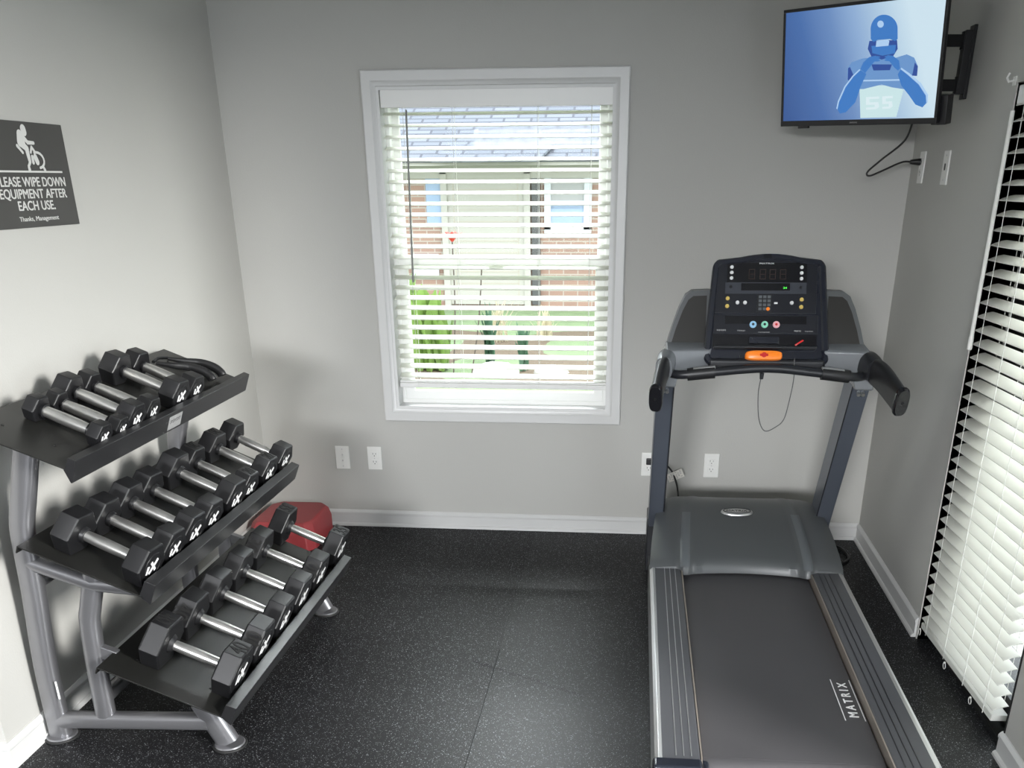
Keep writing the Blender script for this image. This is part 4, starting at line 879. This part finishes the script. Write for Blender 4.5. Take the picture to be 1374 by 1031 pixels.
# its cable
tc_ = thing('television_cable', (RW-.02, -.17, 1.617), 'black cable hanging from the television and looping back to the outlet in the corner', 'cable')
b = B(); pts = smooth_path([(2.705, -.70, 1.775), (2.70, -.64, 1.70), (2.66, -.50, 1.64), (2.635, -.42, 1.602), (2.65, -.38, 1.588), (2.70, -.31, 1.60), (2.80, -.22, 1.635), (RW-.045, -.17, 1.637)], 6); b.sweep(pts, oval(.0036, .0036, 8), upv=(0, 0, 1)); obj('cord', b, 'cable', tc_, smooth=60)
b = B(); b.cyl((RW-.05, -.17, 1.637), (RW-.012, -.17, 1.637), .008, .013, n=14); obj('plug', b, 'cable', tc_)

# ------------------------------------------------------------------ outside the window
b = B(); b.box(-14, .16, -.25, 22, 30, -.13); struct('ground_lawn', b, 'grass', smooth=0)
b = B(); b.grid(lambda u, v: Vector((-1.0+2.5*u, 4.3+3.1*v, -.125+.03*math.sin(u*9)*math.sin(v*7))), 20, 20); struct('ground_planting_bed', b, 'soil', smooth=60)
HB = 10.0
hs = thing('neighbour_house', (0, HB, -.13), 'red brick house with grey shingle roof and cream door seen through the window', 'house')
b = B(); b.box(-9, HB, -.13, 14, HB+6, 1.62); obj('brick_wall', b, 'brick', hs, smooth=0)
b = B(); b.box(-9.1, HB-.06, 1.60, 14.1, HB+.01, 1.76).box(-9.3, HB-.42, 1.76, 14.3, HB, 1.83); obj('eave_board', b, 'cream', hs, smooth=0)
b = B(); Fr = frame((-9.4, HB-.45, 1.80), (1, 0, 0), Vector((0, 1, .42)).normalized()); me_ = B(); me_.box(0, 0, 0, 24, 6.5, .06)
rf = obj('roof', me_, 'shingle', hs, local=True, smooth=0); rf.matrix_local = Matrix.Translation((0, -HB, .13)) @ Fr
b = B(); b.prism([(-1.0, HB-.75, 1.80), (.45, HB-.75, 1.80), (.62, HB-.2, 2.0), (-.80, HB-.2, 2.0)], (0, 0, .03)); obj('door_hood', b, 'shingle', hs)
b = B(); b.box(-1.02, HB-.08, -.13, -.93, HB, 1.70).box(.17, HB-.08, -.13, .26, HB, 1.70).box(-1.02, HB-.08, 1.66, .26, HB, 1.76); obj('door_frame', b, 'cream', hs, smooth=0)
b = B(); b.box(-.93, HB-.04, -.10, .17, HB, 1.66); dr = obj('front_door', b, 'cream', hs, smooth=0)
b = B()
for i in range(8):
    z = -.02+i*.21; b.box(-.84, HB-.044, z, .08, HB-.04, z+.012); b.box(-.84, HB-.044, z+.16, .08, HB-.04, z+.172)
for x in (-.85, .075): b.box(x, HB-.044, -.02, x+.012, HB-.04, 1.63)
obj('door_panel_groove', b, 'cream_line', dr, smooth=0)
b = B(); b.box(.28, HB-.06, -.1, .40, HB, 1.60); obj('shutter', b, 'pipe', hs, smooth=0)
b = B(); b.box(.46, HB-.05, .93, .55, HB, 1.62).box(1.02, HB-.05, .93, 1.13, HB, 1.62).box(.46, HB-.05, .88, 1.13, HB, .96).box(.55, HB-.03, 1.26, 1.02, HB, 1.31); wf = obj('window_frame', b, 'house_white', hs, smooth=0)
b = B(); b.box(.55, HB-.02, .96, 1.02, HB, 1.27); obj('window_pane', b, 'house_blue', wf, smooth=0)
b = B(); b.box(.55, HB-.02, 1.2, 1.02, HB-.001, 1.62); obj('window_shade', b, 'house_blind', wf, smooth=0)
b = B(); b.box(-1.24, HB-.03, 1.0, -1.02, HB, 1.62); obj('blue_shutter', b, 'house_blue', hs, smooth=0)
b = B(); b.box(-1.5, HB-.05, .3, -1.1, HB-.01, .6); obj('white_box', b, 'house_white', hs, smooth=0)
b = B(); b.box(1.36, HB-.08, -.1, 1.48, HB, 1.75); obj('downspout', b, 'house_white', hs, smooth=0)

def leaf(b, base, ang, length, width, lean, curl=.5, fold=.15, seg=7):
    base = Vector(base); d = Vector((math.cos(ang), math.sin(ang), 0)); sd = Vector((-d.y, d.x, 0)); rows = []
    for i in range(seg+1):
        t = i/seg; e = lean*(t**(1+curl)); h = length*(t-.35*curl*t*t*lean*2); w = width*math.sin(PI*min(1, .08+t*.92))**.8
        c = base+d*(length*e)+Vector((0, 0, max(h, -1))); rows.append([c-sd*w/2+Vector((0, 0, fold*w)), c, c+sd*w/2+Vector((0, 0, fold*w))])
    V_ = [[b.bm.verts.new(p) for p in r] for r in rows]
    for i in range(seg):
        for j in range(2): b.bm.faces.new([V_[i][j], V_[i+1][j], V_[i+1][j+1], V_[i][j+1]])
rnd = random.Random(3)
def plant(name, c, nleaf, ln_, wd_, lean, mkey, label, cat='plant', spread=.1, hgt=.0, group=None):
    b = B()
    for i in range(nleaf):
        a_ = rnd.uniform(0, 2*PI); r = rnd.uniform(0, spread); p = (c[0]+r*math.cos(a_*3), c[1]+r*math.sin(a_*3), c[2]+rnd.uniform(0, hgt))
        leaf(b, p, a_, ln_*rnd.uniform(.6, 1.05), wd_*rnd.uniform(.7, 1.1), lean*rnd.uniform(.3, 1.2))
    return tag(obj(name, b, mkey, smooth=60), label, cat, group)
plant('broad_leaf_shrub', (-.16, 4.85, -.12), 46, .84, .17, .22, 'leaf', 'bright green broad leaved plant outside, at the lower left of the window', spread=.17)
plant('broad_leaf_shrub', (-.52, 5.35, -.12), 26, .92, .17, .18, 'leaf', 'taller light green leafy plant at the far left edge of the window view', spread=.1)
plant('strap_leaf_plant', (.34, 5.25, -.12), 24, .62, .05, .30, 'leaf_dark', 'grey green strap leaved plant outside, right of the bright green shrub', spread=.05)
plant('strap_leaf_plant', (.72, 4.85, -.12), 20, .48, .06, .45, 'leaf_dark', 'grey green strap leaved plant outside, nearest the pale stones', spread=.05)
plant('dry_grass_clump', (.25, 6.5, -.12), 30, .55, .03, .45, 'leaf_pale', 'dry pale grass clump outside, behind the strap leaved plants', spread=.12)
plant('dry_grass_clump', (.75, 6.9, -.12), 26, .40, .03, .5, 'leaf_pale', 'small dry pale grass clump outside, farthest right on the bed', spread=.12)
def flower(name, base, top, label, r):
    t_ = thing(name, base, label, 'flower'); b = B(); b.sweep(smooth_path([base, ((base[0]+top[0])/2+.02, base[1], (base[2]+top[2])/2), top], 5), oval(.006, .006, 8), upv=(0, 1, 0)); obj('stem', b, 'stem', t_, smooth=60)
    b = B()
    for i in range(9):
        a_ = 2*PI*i/9; leaf(b, top, a_, r, r*.6, 1.2, curl=.2, seg=4)
    for i in range(5): leaf(b, (top[0]+.02*math.cos(i), top[1], top[2]+.02), i*1.3, r*.8, r*.5, .7, curl=.1, seg=4)
    obj('petals', b, 'petal', t_, smooth=60)
flower('red_flower', (.27, 4.5, -.12), (.40, 4.5, .87), 'red flower on a tall dark stem outside, below the meeting rail of the window', .10)
flower('red_flower', (.08, 4.6, -.12), (.12, 4.6, 1.07), 'red flower outside in front of the cream door, just above the meeting rail', .09)
for i, (x, y, r, lb) in enumerate(((.48, 4.62, .17, 'pale stone on the bed outside, left of the two'), (1.02, 4.66, .12, 'pale stone on the bed outside, right of the two'))):
    b = B(); b.sphere((0, 0, 0), r, (1.3, 1, .6), 16)
    for v in b.bm.verts: v.co *= 1+.12*math.sin(v.co.x*40+i)*math.cos(v.co.y*33)
    o = obj('garden_stone', b, 'stone', smooth=50); o.location = (x, y, -.10); tag(o, lb, 'stone')
# patio slab outside the door, and an added light block
b = B(); b.box(3.05, -3.4, -.12, 6, .13, -.0); struct('ground_patio', b, 'concrete', smooth=0)
b = B(); b.box(3.05, -2.45, 0, 4.2, -2.33, 2.3); struct('added_light_block', b, 'cream', smooth=0)  # unseen block, added to keep the patio lamp from shining through the door blind
